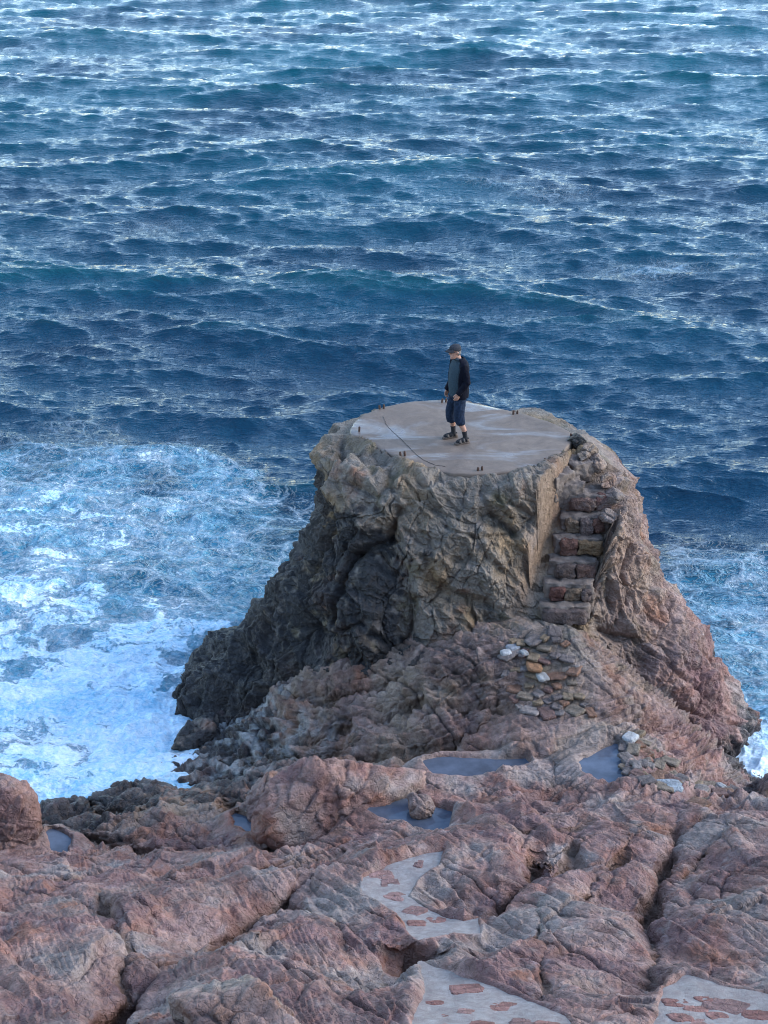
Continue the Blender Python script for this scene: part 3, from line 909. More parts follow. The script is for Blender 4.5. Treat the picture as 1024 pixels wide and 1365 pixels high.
stair = bpy.data.objects.new('stone_stair', None); COL.objects.link(stair)
stair.location = (ST_TOP[0] + DRIFT * (NSTEP - 1), ST_TOP[1] - RUN * (NSTEP - 1), ST_TOP[2] - RISE * NSTEP)
tag(stair, 'short flight of rough red stone steps set in mortar, climbing to the platform', 'stairs')
MORT = simple_mat('stair_mortar', (.17, .13, .105), .8, .3, 9, 1.0, .03, col2=(.075, .056, .046))
RISER_COLS = [(.15, .09, .072), (.14, .065, .052), (.18, .125, .085), (.13, .095, .085), (.15, .075, .055), (.21, .135, .075), (.14, .10, .085)]
for k in range(NSTEP):
    cx_, cy_, zt = ST_TOP[0] + DRIFT * k, ST_TOP[1] - RUN * k, ST_TOP[2] - RISE * k
    bm = bmesh.new()
    blob_box(bm, (cx_ + rng.uniform(-.03, .03), cy_ + .13, zt - .16), (SW * 2 + .10, .56, .30), DRIFT * .5 + rng.uniform(-.07, .07), 16, .055, k + 50, .12)
    me = bpy.data.meshes.new('step'); bm.to_mesh(me); bm.free()
    step = child_mesh('step', me, MORT, stair)
    # riser stones standing proud of the mortar, two or three to a step
    n_ = (2, 3, 2, 2, 3, 1, 2)[k % 7]
    ws = [rng.uniform(.6, 1.4) for _ in range(n_)]; tot = sum(ws); xx = cx_ - SW + .03
    for i, w_ in enumerate(ws):
        w_ = w_ / tot * (SW * 2 - .04)
        me = stone_mesh('riser_stone', (xx + w_ / 2, cy_ - .165 + rng.uniform(-.03, .03), zt - .145 + rng.uniform(-.02, .02)), (w_ * rng.uniform(.92, 1.1), .17, rng.uniform(.19, .25)), rng.uniform(-.12, .12), RISER_COLS[(k * 2 + i) % 7], 10, .045, k * 5 + i, .34)
        me.transform(Matrix.Translation(-Vector(stair.location)))
        link('riser_stone', me, ROCK, step)
        xx += w_
# concrete landing block between platform and stair
bm = bmesh.new()
for i, (px, py, z, sx, sy, sz, rz) in enumerate(((738, 626, 4.42, .46, .52, .42, .75), (756, 640, 4.26, .46, .36, .40, .2), (768, 612, 4.45, .40, .42, .34, .5), (722, 632, 4.38, .34, .34, .40, 1.0))):
    p = at(px, py, z); blob_box(bm, (p[0], p[1], z - sz / 2), (sx, sy, sz), rz, 14, .055, 3 + i * 5, .18)
me = bpy.data.meshes.new('landing'); bm.to_mesh(me); bm.free()
child_mesh('landing', me, MORT, stair)
# border rocks on the right of the top of the stair
def add_stone(name, label, cat, group, c, s, rz, col, seed, tilt=(0, 0), cuts=6, amp=.02, round_=.4, wet=.1):
    me = stone_mesh(name, (0, 0, 0), s, 0, col, cuts, amp, seed, round_, wet)
    o = link(name, me, ROCK, label=label, cat=cat, group=group)
    o.location = c; o.rotation_euler = (tilt[0], tilt[1], rz)
    return o
# ------------------------------------------------------------------ mortar path with stones
def mortar_mat():
    m, nt, b = new_mat('mortar'); L = nt.links
    tex = nt.nodes.new('ShaderNodeTexCoord'); pos = tex.outputs['Object']
    n1 = noise_n(nt, pos, 3.0, 6, .68, .6); n2 = noise_n(nt, pos, 11, 6, .75, .4); n3 = noise_n(nt, pos, 90, 3, .7)
    c = mix_c(nt, mrange(nt, n1, .35, .65), (.26, .23, .21), (.38, .35, .325))
    c = mix_c(nt, mrange(nt, n2, .40, .62, 0, .75), c, (.20, .15, .14))
    c = mix_c(nt, mrange(nt, n3, .35, .7, 0, .35), c, (.19, .17, .165))
    L.new(c, b.inputs['Base Color']); b.inputs['Roughness'].default_value = .8; b.inputs['Specular IOR Level'].default_value = .3
    h = math_n(nt, 'ADD', n2, math_n(nt, 'MULTIPLY', n3, .6))
    bp = nt.nodes.new('ShaderNodeBump'); bp.inputs['Strength'].default_value = 1; bp.inputs['Distance'].default_value = .03
    L.new(h, bp.inputs['Height']); L.new(bp.outputs[0], b.inputs['Normal'])
    return m
MORTAR_M = mortar_mat()
Gz = Z0.copy()
nf = fbm(np.stack([XX.ravel() * 2.2, YY.ravel() * 2.2, np.zeros(XX.size)], 1).astype(F4), 3, 130).reshape(XX.shape)
Gz = Gz - .035 + nf * .05
mask = mort < .05
fm = grid_faces(nr, nc)
mk = mask.ravel()
fsel = fm[mk[fm].all(1)]
used, inv = np.unique(fsel, return_inverse=True)
Vp = np.stack([XX.ravel()[used], YY.ravel()[used], Gz.ravel()[used]], 1)
me = np_mesh('path', Vp, inv.reshape(-1, 4))
PATH = link('path', me, MORTAR_M, kind='structure')
inlay = [(508, 1163, 26, 16), (520, 1175, 20, 14), (529, 1192, 26, 15), (552, 1212, 18, 16), (580, 1222, 24, 14), (556, 1228, 20, 13),
         (622, 1315, 34, 20), (664, 1336, 40, 22), (620, 1345, 18, 12), (640, 1362, 26, 18), (700, 1358, 30, 18), (730, 1362, 26, 14), (592, 1350, 14, 9), (600, 1365, 24, 14),
         (902, 1332, 26, 15), (928, 1341, 24, 12), (968, 1336, 46, 26), (907, 1353, 22, 16), (934, 1360, 30, 18), (957, 1350, 22, 12), (1012, 1350, 34, 18), (990, 1370, 30, 16), (940, 1328, 18, 10)]
rs_ = random.Random(77)
for pl in MORTAR:
    xs = [q[0] for q in pl]; ys_ = [q[1] for q in pl]
    for _ in range(60):
        x, y = rs_.uniform(min(xs), max(xs)), rs_.uniform(min(ys_), max(ys_))
        if poly_sd(np.array([x]), np.array([y]), pl)[0] > -.10: continue
        zb = float(base_h(x, y)); fx_, fy_, fd_ = [float(q) for q in project_pt(x, y, zb)]
        if fy_ > 1372 or any(math.hypot(fx_ - a_[0], (fy_ - a_[1]) * 1.6) < (a_[2] * .75 + 10) for a_ in inlay): continue
        inlay.append((fx_, fy_, rs_.uniform(10, 22), rs_.uniform(7, 13)))
for i, (px, py, w_, h_) in enumerate(inlay):
    p = on_shore(px, py)
    sc2 = 1 / (FPX / (p[1] * CP + (HC - p[2]) * SP))
    col = rng.choice([(.26, .12, .10), (.30, .15, .125), (.25, .145, .13), (.33, .19, .165)])
    iy = int(np.clip(np.searchsorted(ys, p[1]), 1, nr - 1)); ix = int(np.clip(np.searchsorted(us, p[0] / (p[1] + 5.5)), 1, nc - 1))
    zt = float(Gz[iy, ix]) 
    me = stone_mesh('inlaid_stone', (0, 0, 0), (w_ * sc2 * 1.35, h_ * sc2 * 2.0, .040), 0, col, 9, .026, 140 + i, .5)
    o = link('inlaid_stone', me, ROCK, PATH)
    e_ = .12
    gx_ = float(base_h(p[0] + e_, p[1]) - base_h(p[0] - e_, p[1])) / (2 * e_); gy_ = float(base_h(p[0], p[1] + e_) - base_h(p[0], p[1] - e_)) / (2 * e_)
    nv = Vector((-gx_, -gy_, 1)).normalized()
    o.location = (p[0], p[1], zt - .012)
    o.rotation_euler = (nv.to_track_quat('Z', 'Y').to_matrix() @ Matrix.Rotation(rng.uniform(-.5, .5), 3, 'Z')).to_euler()

# ------------------------------------------------------------------ pools
def water_flat_mat(name, col, rough=.04, bump=.15):
    m, nt, b = new_mat(name); L = nt.links
    tex = nt.nodes.new('ShaderNodeTexCoord'); pos = tex.outputs['Object']
    n = noise_n(nt, pos, 7, 3, .5); n2 = noise_n(nt, pos, 3, 4, .6)
    c = mix_c(nt, mrange(nt, n2, .35, .65), col, tuple(x * 1.6 for x in col))
    L.new(c, b.inputs['Base Color']); b.inputs['Roughness'].default_value = rough; b.inputs['IOR'].default_value = 1.333
    bp = nt.nodes.new('ShaderNodeBump'); bp.inputs['Strength'].default_value = bump; bp.inputs['Distance'].default_value = .01
    L.new(n, bp.inputs['Height']); L.new(bp.outputs[0], b.inputs['Normal'])
    return m
POOLM = water_flat_mat('pool_water', (.06, .07, .09), .03)
fm_all = grid_faces(nr, nc)
for (pl, kind), z in zip(POOLS, PLEV):
    dpl = poly_sd(XX, YY, pl).ravel() < .22
    near_this = dpl & (poolf < .085)
    fs = fm_all[near_this[fm_all].all(1)]
    used, inv = np.unique(fs, return_inverse=True)
    me = np_mesh('pool_water', np.stack([XX.ravel()[used], YY.ravel()[used], np.full(len(used), z - .03)], 1), inv.reshape(-1, 4))
    link('pool_water', me, POOLM, kind='structure')

# ------------------------------------------------------------------ boulders
def boulder(name, label, px, py, y_or_none, size, rz, pink, black, seed, tilt=(0, 0), lift=0.0, planes=9, sub=6, squash=1.0, group=None, loc=None, cat='boulder'):
    bm = bmesh.new(); bmesh.ops.create_icosphere(bm, subdivisions=sub, radius=1)
    me = bpy.data.meshes.new(name); bm.to_mesh(me); bm.free()
    n = len(me.vertices); co = np.zeros(n * 3, F4); me.vertices.foreach_get('co', co); co = co.reshape(-1, 3)
    r_ = np.random.RandomState(seed)
    dirs = r_.normal(size=(planes, 3)); dirs /= np.linalg.norm(dirs, axis=1, keepdims=True)
    dist = r_.uniform(.50, .85, planes)
    rad = np.full(n, 1.0)
    for dv, dd in zip(dirs, dist):
        cosv = co @ dv
        lim = np.where(cosv > .05, dd / np.maximum(cosv, .05), 9)
        k = 34
        rad = -np.log(np.exp(-k * rad) + np.exp(-k * np.minimum(lim, 3))) / k
    v = co * rad[:, None] * np.array(size)[None] / 2 * 1.25
    Pn = (v + seed * 3.1).astype(F4)
    nrm = v / (np.linalg.norm(v, axis=1, keepdims=True) + 1e-9)
    wq = np.stack([fbm(Pn * 2, 2, seed), fbm(Pn * 2 + 5, 2, seed + 1), fbm(Pn * 2 + 11, 2, seed + 2)], 1) * .15
    f_, g_, hh = facets((Pn + wq) * 3.2, seed + 5, 1.0, .08)
    f2_, g2_, h2_ = facets((Pn + wq) * 8, seed + 6, 1.0, .1)
    st_ = fbm(rot2(Pn + wq, R(50)) * np.array([1.5, 9, 5], F4), 3, seed + 7, .55, 2.1, ridged=True)
    dsp = fbm(Pn * 1.6, 3, seed + 8) * .12 + f_ * .06 - g_ * .035 + f2_ * .022 - g2_ * .012 + st_ * .02 + fbm(Pn * 12, 2, seed + 9) * .012
    sc_ = min(size) / 1.0
    v = v + nrm * (dsp * min(1.2, .35 + sc_ * .7))[:, None]
    me.vertices.foreach_set('co', np.ascontiguousarray(v, F4).ravel()); me.update()
    me.polygons.foreach_set('use_smooth', np.full(len(me.polygons), True))
    t, b_ = rock_tint(Pn, np.full(n, pink), np.full(n, black), seed)
    t = t * (1 + .2 * st_[:, None]) * (1 + .2 * (hval(hh, 7) - .5)[:, None])
    set_attr(me, 'tint', np.clip(t, .012, .8)); set_attr(me, 'wet', np.full(n, .3 + black * .4, F4))
    o = link(name, me, ROCK, label=label, cat=cat, group=group)
    p = loc if loc is not None else on_shore(px, py)
    o.location = (p[0], p[1], p[2] + lift); o.rotation_euler = (tilt[0], tilt[1], rz)
    return o
for i, (px, py, y, s, pk, bl) in enumerate((
        (770, 588, 24.5, .28, .0, .55), (785, 600, 24.3, .26, .2, .3), (796, 618, 24.1, .30, .35, .3), (810, 640, 23.8, .30, .6, .15), (778, 608, 24.1, .20, .2, .0), (818, 662, 23.5, .30, .3, .35), (812, 690, 23.15, .24, .3, .3))):
    boulder('border_rock', ['dark square rock at the platform corner above the stair', 'brown rock second in the row down from the platform corner', 'brown rock beside the landing, right of the stair top',
            'reddish rock on the outer edge beside the top step', 'smallest rock tucked between the slab corner and the landing', 'grey brown rock low on the outer edge of the stair', 'lowest pale brown rock on the right side of the stair'][i],
            px, py, None, (s * 1.05, s * .95, s * .75), rng.uniform(0, 3), pk, bl, 560 + i, (rng.uniform(-.2, .2), rng.uniform(-.2, .2)), 0, 8, 5, group='rocks bordering the top of the stair', loc=at_y(px, py, y), cat='rock')
boulder('boulder', 'large pink ridge shaped boulder with a diagonal crack, behind the near rocks', 452, 1084, None, (2.0, .85, 1.35), R(16), 1, .0, 501, (0, R(-14)), .16, planes=10)
boulder('boulder', 'rounded dull purple boulder left of the large pink ridge boulder', 358, 1078, None, (.72, .6, .70), R(20), .7, .25, 502, (0, 0), .12)
boulder('boulder', 'small brown rock lying in the dark tide pool', 563, 1080, None, (.36, .32, .30), R(10), .55, .2, 503, (0, 0), .05, sub=5)
boulder('boulder', 'reddish rock rising at the left edge beside the foam', 5, 1130, None, (.95, .9, 1.35), R(-25), .95, .05, 504, (0, R(8)), .30)
boulder('boulder', 'dark wet boulder at the right edge by the white surf', 1030, 1068, None, (1.1, .9, 1.0), R(30), .5, .5, 505, (0, R(-15)), -.12)
boulder('boulder', 'pale bleached rock cropping out at the bottom edge of the view', 320, 1372, None, (1.15, 1.0, .7), R(15), .7, .0, 507, (0, 0), -.05)
boulder('boulder', 'dark wet rock standing at the foot of the stack beside the surf', 262, 968, None, (.9, .6, .4), R(35), .1, .6, 508, (0, 0), .02, loc=(-3.0, 22.9, .12))

# ------------------------------------------------------------------ loose flat stones on the saddle
FLAT_COL = [(.23, .18, .135), (.20, .165, .15), (.28, .235, .21), (.24, .135, .09), (.16, .13, .12), (.26, .19, .125), (.20, .12, .10)]
def flat_patch(n, poly, label, group, seed, smin, smax):
    r_ = random.Random(seed)
    P_ = [on_shore(*q) for q in poly]
    xs = [q[0] for q in P_]; ys_ = [q[1] for q in P_]
    placed = []; tries = 0
    while len(placed) < n and tries < 6000:
        tries += 1
        x = r_.uniform(min(xs), max(xs)); y = r_.uniform(min(ys_), max(ys_))
        if poly_sd(np.array([x]), np.array([y]), P_)[0] > 0: continue
        s = r_.uniform(smin, smax)
        if any(math.hypot(x - a_, y - b_) < (s + c_) * .40 for a_, b_, c_ in placed): continue
        placed.append((x, y, s))
        z = shore_z(x, y)
        add_stone('flat_stone', label, 'stone', group, (x, y, z + .015), (s, s * r_.uniform(.6, .95), r_.uniform(.03, .06)), r_.uniform(0, 6.28), r_.choice(FLAT_COL),
                  seed + len(placed), (r_.uniform(-.15, .15), r_.uniform(-.15, .15)), 7, .022, .30)
flat_patch(46, [(682, 855), (740, 842), (765, 880), (770, 920), (790, 950), (720, 960), (680, 935), (672, 890)],
           'rough flat brown stone in the cobbled patch just below the stair', 'flat stones below the stair', 900, .13, .28)
flat_patch(38, [(822, 985), (850, 980), (872, 1005), (905, 1030), (925, 1052), (880, 1058), (838, 1040), (828, 1012)],
           'thin flat paving stone in the loose cluster beside the grey puddle on the saddle', 'flat stones beside the puddle', 950, .13, .27)
flat_patch(14, [(925, 1045), (1000, 1048), (1010, 1068), (930, 1070)],
           'flat brown stone on the ledge near the right edge above the surf', 'flat stones on the right ledge', 980, .15, .3)
for i, (px, py, s, col, lab) in enumerate((
        (674, 876, .16, (.46, .46, .45), 'small white stone at the left edge of the cobbled patch below the stair'),
        (698, 872, .13, (.46, .46, .45), 'tiny bright white stone below the lowest step'),
        (723, 905, .22, (.42, .41, .39), 'pale white stone in the middle of the cobbled patch'),
        (684, 862, .20, (.34, .35, .37), 'pale bluish flat stone nearest the foot of the orange cut wall'),
        (840, 992, .24, (.46, .46, .45), 'white flat stone at the top of the cluster beside the puddle'),
        (892, 1052, .34, (.33, .36, .38), 'large pale blue grey slab at the lower right of the loose cluster'),
        (960, 1056, .14, (.46, .46, .45), 'small white stone on the right ledge above the surf'),
        (712, 890, .30, (.36, .19, .10), 'orange brown flat stone in the middle of the cobbled patch'))):
    p = on_shore(px, py)
    add_stone('flat_stone', lab, 'stone', None, (p[0], p[1], shore_z(p[0], p[1]) + .04), (s, s * .75, .07), rng.uniform(0, 3), col, 990 + i, (.1, .05), 5, .016, .5)

# ------------------------------------------------------------------ the sea
def sea_field(L_=128.0, n=2048, seed=4):
    r_ = np.random.RandomState(seed)
    k1 = np.fft.fftfreq(n, L_ / n) * 2 * np.pi
    kx, ky = np.meshgrid(k1, k1)
    k = np.hypot(kx, ky); k[0, 0] = 1
    def spec(wind_ang, lam_peak, amp, spread, pw):
        kp = 2 * np.pi / lam_peak
        D = np.abs((kx * math.cos(wind_ang) + ky * math.sin(wind_ang)) / k) ** spread
        S = np.exp(-1.1 * (kp / k) ** 2) / k ** pw * D
        S *= np.exp(-(k * .035) ** 2)
        S[0, 0] = 0
        h = np.sqrt(S) * (r_.normal(size=k.shape) + 1j * r_.normal(size=k.shape))
        e = np.fft.ifft2(h).real
        return h * (amp / e.std())
    hh = spec(R(-104), 12, .140, 7, 4.7) + spec(R(-82), 5.0, .070, 14, 4.6) + spec(R(-110), 2.2, .036, 13, 4.4) + spec(R(-98), .95, .021, 5, 4.1)
    z = np.fft.ifft2(hh).real
    dx = np.fft.ifft2(1j * kx / k * hh).real; dy = np.fft.ifft2(1j * ky / k * hh).real
    jac = np.fft.ifft2(-(k) * hh).real
    return z.astype(F4), dx.astype(F4), dy.astype(F4), jac.astype(F4)
SL = 128.0; SN = 2048
sz, sdx, sdy, sj = sea_field(SL, SN)
def samp(A, x, y):
    gx = (x / SL * SN) % SN; gy = (y / SL * SN) % SN
    i = np.floor(gx).astype(int); j = np.floor(gy).astype(int); fx = gx - i; fy = gy - j
    i1 = (i + 1) % SN; j1 = (j + 1) % SN; i %= SN; j %= SN
    return (A[j, i] * (1 - fx) + A[j, i1] * fx) * (1 - fy) + (A[j1, i] * (1 - fx) + A[j1, i1] * fx) * fy
# rows: even steps of viewing angle out to 135 m, then wide
angs = np.linspace(math.atan(HC / 16.5), math.atan(HC / 150.0), int(1150 * Q_))
yy = HC / np.tan(angs)
yy = np.concatenate([yy, np.geomspace(153, 6000, 60)])
uu = seg_lin((-1.6, -.36, 60), (-.36, -.262, 60), (-.262, .262, 1000), (.262, .36, 60), (.36, 1.601, 61))
U2, Y2 = np.meshgrid(uu, yy)
X2 = U2 * (Y2 + 2.5)
fade = 1 - sstep(400, 1500, Y2)
near_f = sstep(17, 24, Y2)
Zs = samp(sz, X2, Y2) * fade; DXs = samp(sdx, X2, Y2) * fade; DYs = samp(sdy, X2, Y2) * fade; Js = samp(sj, X2, Y2)
# foam: measured coverage, interpolated on the water
FPT = [(0, 612, .5), (0, 580, .18), (60, 600, .42), (60, 574, .12), (130, 604, .5), (130, 578, .2), (200, 606, .5), (200, 582, .15), (262, 612, .6), (300, 640, .55), (340, 680, .45), (385, 700, .3), (400, 640, .05), (415, 560, 0), (340, 590, .05), (300, 575, .0), (200, 552, 0), (0, 550, 0), (100, 552, 0),
       (60, 660, .74), (150, 650, .55), (200, 640, .35), (250, 690, .62), (330, 745, .55), (365, 735, .35), (50, 740, .8), (150, 740, .72), (200, 770, .5), (250, 760, .62), (310, 790, .66), (0, 820, .92), (100, 820, .84), (200, 830, .78), (260, 850, .82),
       (0, 920, 1), (100, 920, 1.02), (200, 920, 1.05), (0, 1000, 1.05), (100, 1000, 1.05), (180, 990, 1.1), (20, 1060, 1.1), (235, 950, 1.15), (140, 1030, 1.1),
       (880, 690, .05), (900, 730, .30), (1000, 700, .12), (930, 790, .48), (1010, 800, .5), (960, 850, .6), (1010, 880, .66), (980, 920, .72), (1015, 950, .85), (1015, 1000, 1.05), (1020, 640, 0), (900, 650, 0), (860, 620, 0), (1100, 800, .5), (1100, 950, .9), (-80, 800, .9), (-80, 1000, 1.1), (-80, 650, .7), (-80, 540, 0), (1100, 640, 0),
       (600, 640, .15), (600, 760, .3), (480, 560, 0), (700, 540, 0)]
FPT += [(x, y, 0) for y in (500, 420, 300, 150, 0) for x in (-50, 150, 350, 560, 760, 960, 1080)]
FP = np.array([[*at(px, py, 0)[:2], v] for px, py, v in FPT])
fa = FP[:, 0] / FP[:, 1]; fb = np.log(FP[:, 1]) * .55
qa = X2 / Y2; qb = np.log(Y2) * .55
num = np.zeros(X2.shape); den = np.zeros(X2.shape)
for a_, b_, v_ in zip(fa, fb, FP[:, 2]):
    if .3 < v_ < .8 and a_ < -.04: v_ = v_ + .05
    w_ = 1 / (((qa - a_) ** 2 + (qb - b_) ** 2) + 2e-5) ** 2
    num += w_ * v_; den += w_
foam = num / den
P2 = np.stack([X2.ravel(), Y2.ravel(), np.zeros(X2.size)], 1).astype(F4)
wv = np.stack([fbm(P2 * .22, 3, 71), fbm(P2 * .22 + 40, 3, 72), np.zeros(len(P2), F4)], 1)
fo = foam.ravel()
actv = fo > .01
big = np.zeros(len(P2), F4); big[actv] = fbm((P2 + wv * 2.5)[actv] * .55, 4, 73)
fo = np.where(actv, np.clip(fo + big * .45 * np.clip(fo * 3, 0, 1), 0, 1.3), 0)
# breaking crests far out: flecks where the surface folds
for px, py, r_, v_ in ((872, 362, 1.3, .62), (450, 325, 1.2, .5), (990, 193, 1.5, .45), (560, 355, 1.0, .45), (665, 245, 1.3, .4), (740, 255, 1.6, .4), (210, 300, 1.3, .35), (575, 122, 2.0, .35), (980, 342, .9, .45), (100, 565, 1.0, .4)):
    c = at(px, py, 0)
    g = np.exp(-(((X2.ravel() - c[0]) / (r_ * 1.5)) ** 2 + ((Y2.ravel() - c[1]) / r_) ** 2))
    fo = np.maximum(fo, g * v_ * .62 * (g > .15))
# surf swell and lumps where the water is white
lump = np.zeros(len(P2), F4)
lump[actv] = fbm((P2 + wv * 1.2)[actv] * 1.3, 4, 75, .55, 2.0, ridged=True) * .13 + fbm(P2[actv] * 4, 3, 76) * .035
Zf = Zs.ravel() * (1 - .45 * np.clip(fo, 0, 1)) + lump * np.clip(fo, 0, 1)
# higher surge against the left rocks and the right gap
for px, py, r_, hgt in ((200, 985, 1.0, .12), (1018, 1000, .8, .18)):
    c = at(px, py, 0)
    Zf += hgt * np.exp(-(((X2.ravel() - c[0]) ** 2 + (Y2.ravel() - c[1]) ** 2) / r_ ** 2))
ch = 1.0
Vs = np.stack([X2.ravel() - DXs.ravel() * ch * -1 * (1 - .5 * np.clip(fo, 0, 1)), Y2.ravel() + DYs.ravel() * ch * (1 - .5 * np.clip(fo, 0, 1)), Zf], 1)
me = np_mesh('sea_water', Vs, grid_faces(*X2.shape))
set_attr(me, 'foam', fo)
set_attr(me, 'crest', np.clip(Zf / .28, -1, 1.5))

def sea_mat():
    m, nt, b = new_mat('sea_water'); L = nt.links
    tex = nt.nodes.new('ShaderNodeTexCoord'); pos = tex.outputs['Object']
    af = nt.nodes.new('ShaderNodeAttribute'); af.attribute_name = 'foam'
    ac = nt.nodes.new('ShaderNodeAttribute'); ac.attribute_name = 'crest'
    foam = af.outputs['Fac']
    # warped coordinates for the lace
    mp = nt.nodes.new('ShaderNodeMapping'); mp.inputs['Scale'].default_value = (.8, 1.15, .3); mp.inputs['Rotation'].default_value = (0, 0, .25)
    L.new(pos, mp.inputs[0])
    wn = nt.nodes.new('ShaderNodeTexNoise'); wn.inputs['Scale'].default_value = .9; wn.inputs['Detail'].default_value = 5; wn.inputs['Roughness'].default_value = .6
    L.new(mp.outputs[0], wn.inputs['Vector'])
    wa = nt.nodes.new('ShaderNodeVectorMath'); wa.operation = 'MULTIPLY_ADD'; wa.inputs[1].default_value = (1.5, 1.5, 0)
    L.new(wn.outputs['Color'], wa.inputs[0]); L.new(mp.outputs[0], wa.inputs[2])
    wp_ = wa.outputs[0]
    def lace(scale, width):
        v = nt.nodes.new('ShaderNodeTexVoronoi'); v.feature = 'DISTANCE_TO_EDGE'; v.voronoi_dimensions = '2D'; v.inputs['Scale'].default_value = scale
        L.new(wp_, v.inputs['Vector'])
        wd = math_n(nt, 'MULTIPLY_ADD', foam, width * 1.7, width * .12)
        t = math_n(nt, 'DIVIDE', v.outputs['Distance'], wd)
        return math_n(nt, 'SUBTRACT', 1.0, math_n(nt, 'POWER', math_n(nt, 'MINIMUM', t, 1.0), .7), clamp=True)
    l1 = lace(1.1, .13); l2 = lace(3.1, .16); l3 = lace(8.0, .22)
    ncl = noise_n(nt, wp_, 1.6, 7, .68, .4)
    nfine = noise_n(nt, pos, 11, 6, .72, .8)
    lac = math_n(nt, 'MAXIMUM', l1, math_n(nt, 'MULTIPLY', l2, .85))
    lac = math_n(nt, 'MAXIMUM', lac, math_n(nt, 'MULTIPLY', l3, .6))
    # coverage = noise against the measured amount
    thr = math_n(nt, 'MULTIPLY_ADD', foam, -.50, .825)
    dense = math_n(nt, 'MULTIPLY', math_n(nt, 'SUBTRACT', math_n(nt, 'ADD', math_n(nt, 'MULTIPLY', ncl, .75), math_n(nt, 'MULTIPLY', nfine, .25)), thr), 8.0, clamp=True)
    gate = mrange(nt, foam, .10, .42, 0, 1)
    lacg = math_n(nt, 'MULTIPLY', math_n(nt, 'MULTIPLY', lac, gate), mrange(nt, nfine, .36, .62, .5, 1))
    cov = math_n(nt, 'MAXIMUM', dense, lacg)
    cov = math_n(nt, 'MULTIPLY', cov, mrange(nt, foam, .03, .12, 0, 1), clamp=True)
    # water body
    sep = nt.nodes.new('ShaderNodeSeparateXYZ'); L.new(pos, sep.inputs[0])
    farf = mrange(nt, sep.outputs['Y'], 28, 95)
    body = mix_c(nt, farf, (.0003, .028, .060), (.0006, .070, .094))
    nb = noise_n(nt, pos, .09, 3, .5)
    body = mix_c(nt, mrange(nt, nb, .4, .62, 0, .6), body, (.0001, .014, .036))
    body = mix_c(nt, mrange(nt, ac.outputs['Fac'], .45, 1.4, 0, .6), body, (.004, .065, .080))
    aer = mrange(nt, foam, .25, .95, 0, 1)
    na = noise_n(nt, pos, .9, 4, .6, .5)
    aerc = mix_c(nt, mrange(nt, na, .35, .65), (.02, .20, .33), (.09, .44, .60))
    body = mix_c(nt, math_n(nt, 'MULTIPLY', aer, .85), body, aerc)
    nbg = noise_n(nt, wp_, .7, 6, .65, .5)
    fcol = mix_c(nt, mrange(nt, math_n(nt, 'ADD', math_n(nt, 'MULTIPLY', nfine, .5), math_n(nt, 'MULTIPLY', nbg, .5)), .40, .58), (.26, .52, .68), (.70, .80, .86))
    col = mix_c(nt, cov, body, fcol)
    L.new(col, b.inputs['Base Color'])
    L.new(mrange(nt, cov, 0, .6, .07, .75), b.inputs['Roughness'])
    L.new(mrange(nt, cov, 0, .6, .5, .15), b.inputs['Specular IOR Level'])
    b.inputs['IOR'].default_value = 1.333
    # ripples
    r1 = nt.nodes.new('ShaderNodeMapping'); r1.inputs['Scale'].default_value = (.55, 1.8, 1); r1.inputs['Rotation'].default_value = (0, 0, .22); L.new(pos, r1.inputs[0])
    rp1 = noise_n(nt, r1.outputs[0], 3.0, 3, .6, .6); rp2 = noise_n(nt, r1.outputs[0], 9.5, 3, .6, .3)
    h = math_n(nt, 'ADD', math_n(nt, 'MULTIPLY', rp1, mrange(nt, sep.outputs['Y'], 30, 90, 1.0, .6)), math_n(nt, 'MULTIPLY', rp2, mrange(nt, sep.outputs['Y'], 25, 70, .38, .08)))
    h = math_n(nt, 'ADD', h, math_n(nt, 'MULTIPLY', cov, math_n(nt, 'MULTIPLY_ADD', ncl, 1.2, .2)))
    bp = nt.nodes.new('ShaderNodeBump'); bp.inputs['Strength'].default_value = 1.0; bp.inputs['Distance'].default_value = .105
    L.new(h, bp.inputs['Height']); L.new(bp.outputs[0], b.inputs['Normal'])
    return m
SEA = link('sea_water', me, sea_mat(), kind='structure')
# sea bed so that nothing is open underneath
bm = bmesh.new(); bmesh.ops.create_grid(bm, x_segments=4, y_segments=4, size=7000)
me = bpy.data.meshes.new('sea_bed'); bm.to_mesh(me); bm.free(); me.transform(Matrix.Translation((0, 0, -6)))
link('sea_bed', me, simple_mat('sea_bed', (.02, .03, .04), .9), kind='structure')


# ------------------------------------------------------------------ the man
def loft(bm, rings, n=28, caps=(True, True), arc=None):
    """rings: (centre, axis a, axis b); arc=(t0,t1) leaves the rest open"""
    vs = []
    for c, a_, b_ in rings:
        c, a_, b_ = Vector(c), Vector(a_), Vector(b_)
        if arc: ts = [arc[0] + (arc[1] - arc[0]) * i / (n - 1) for i in range(n)]
        else: ts = [2 * math.pi * i / n for i in range(n)]
        vs.append([bm.verts.new(c + a_ * math.cos(t) + b_ * math.sin(t)) for t in ts])
    for r0, r1 in zip(vs[:-1], vs[1:]):
        for i in range(n - 1 if arc else n):
            j = (i + 1) % n
            f = bm.faces.new((r0[i], r0[j], r1[j], r1[i])); f.smooth = True
    if not arc:
        if caps[0]: bm.faces.new(vs[0][::-1])
        if caps[1]: bm.faces.new(vs[-1])
    return vs

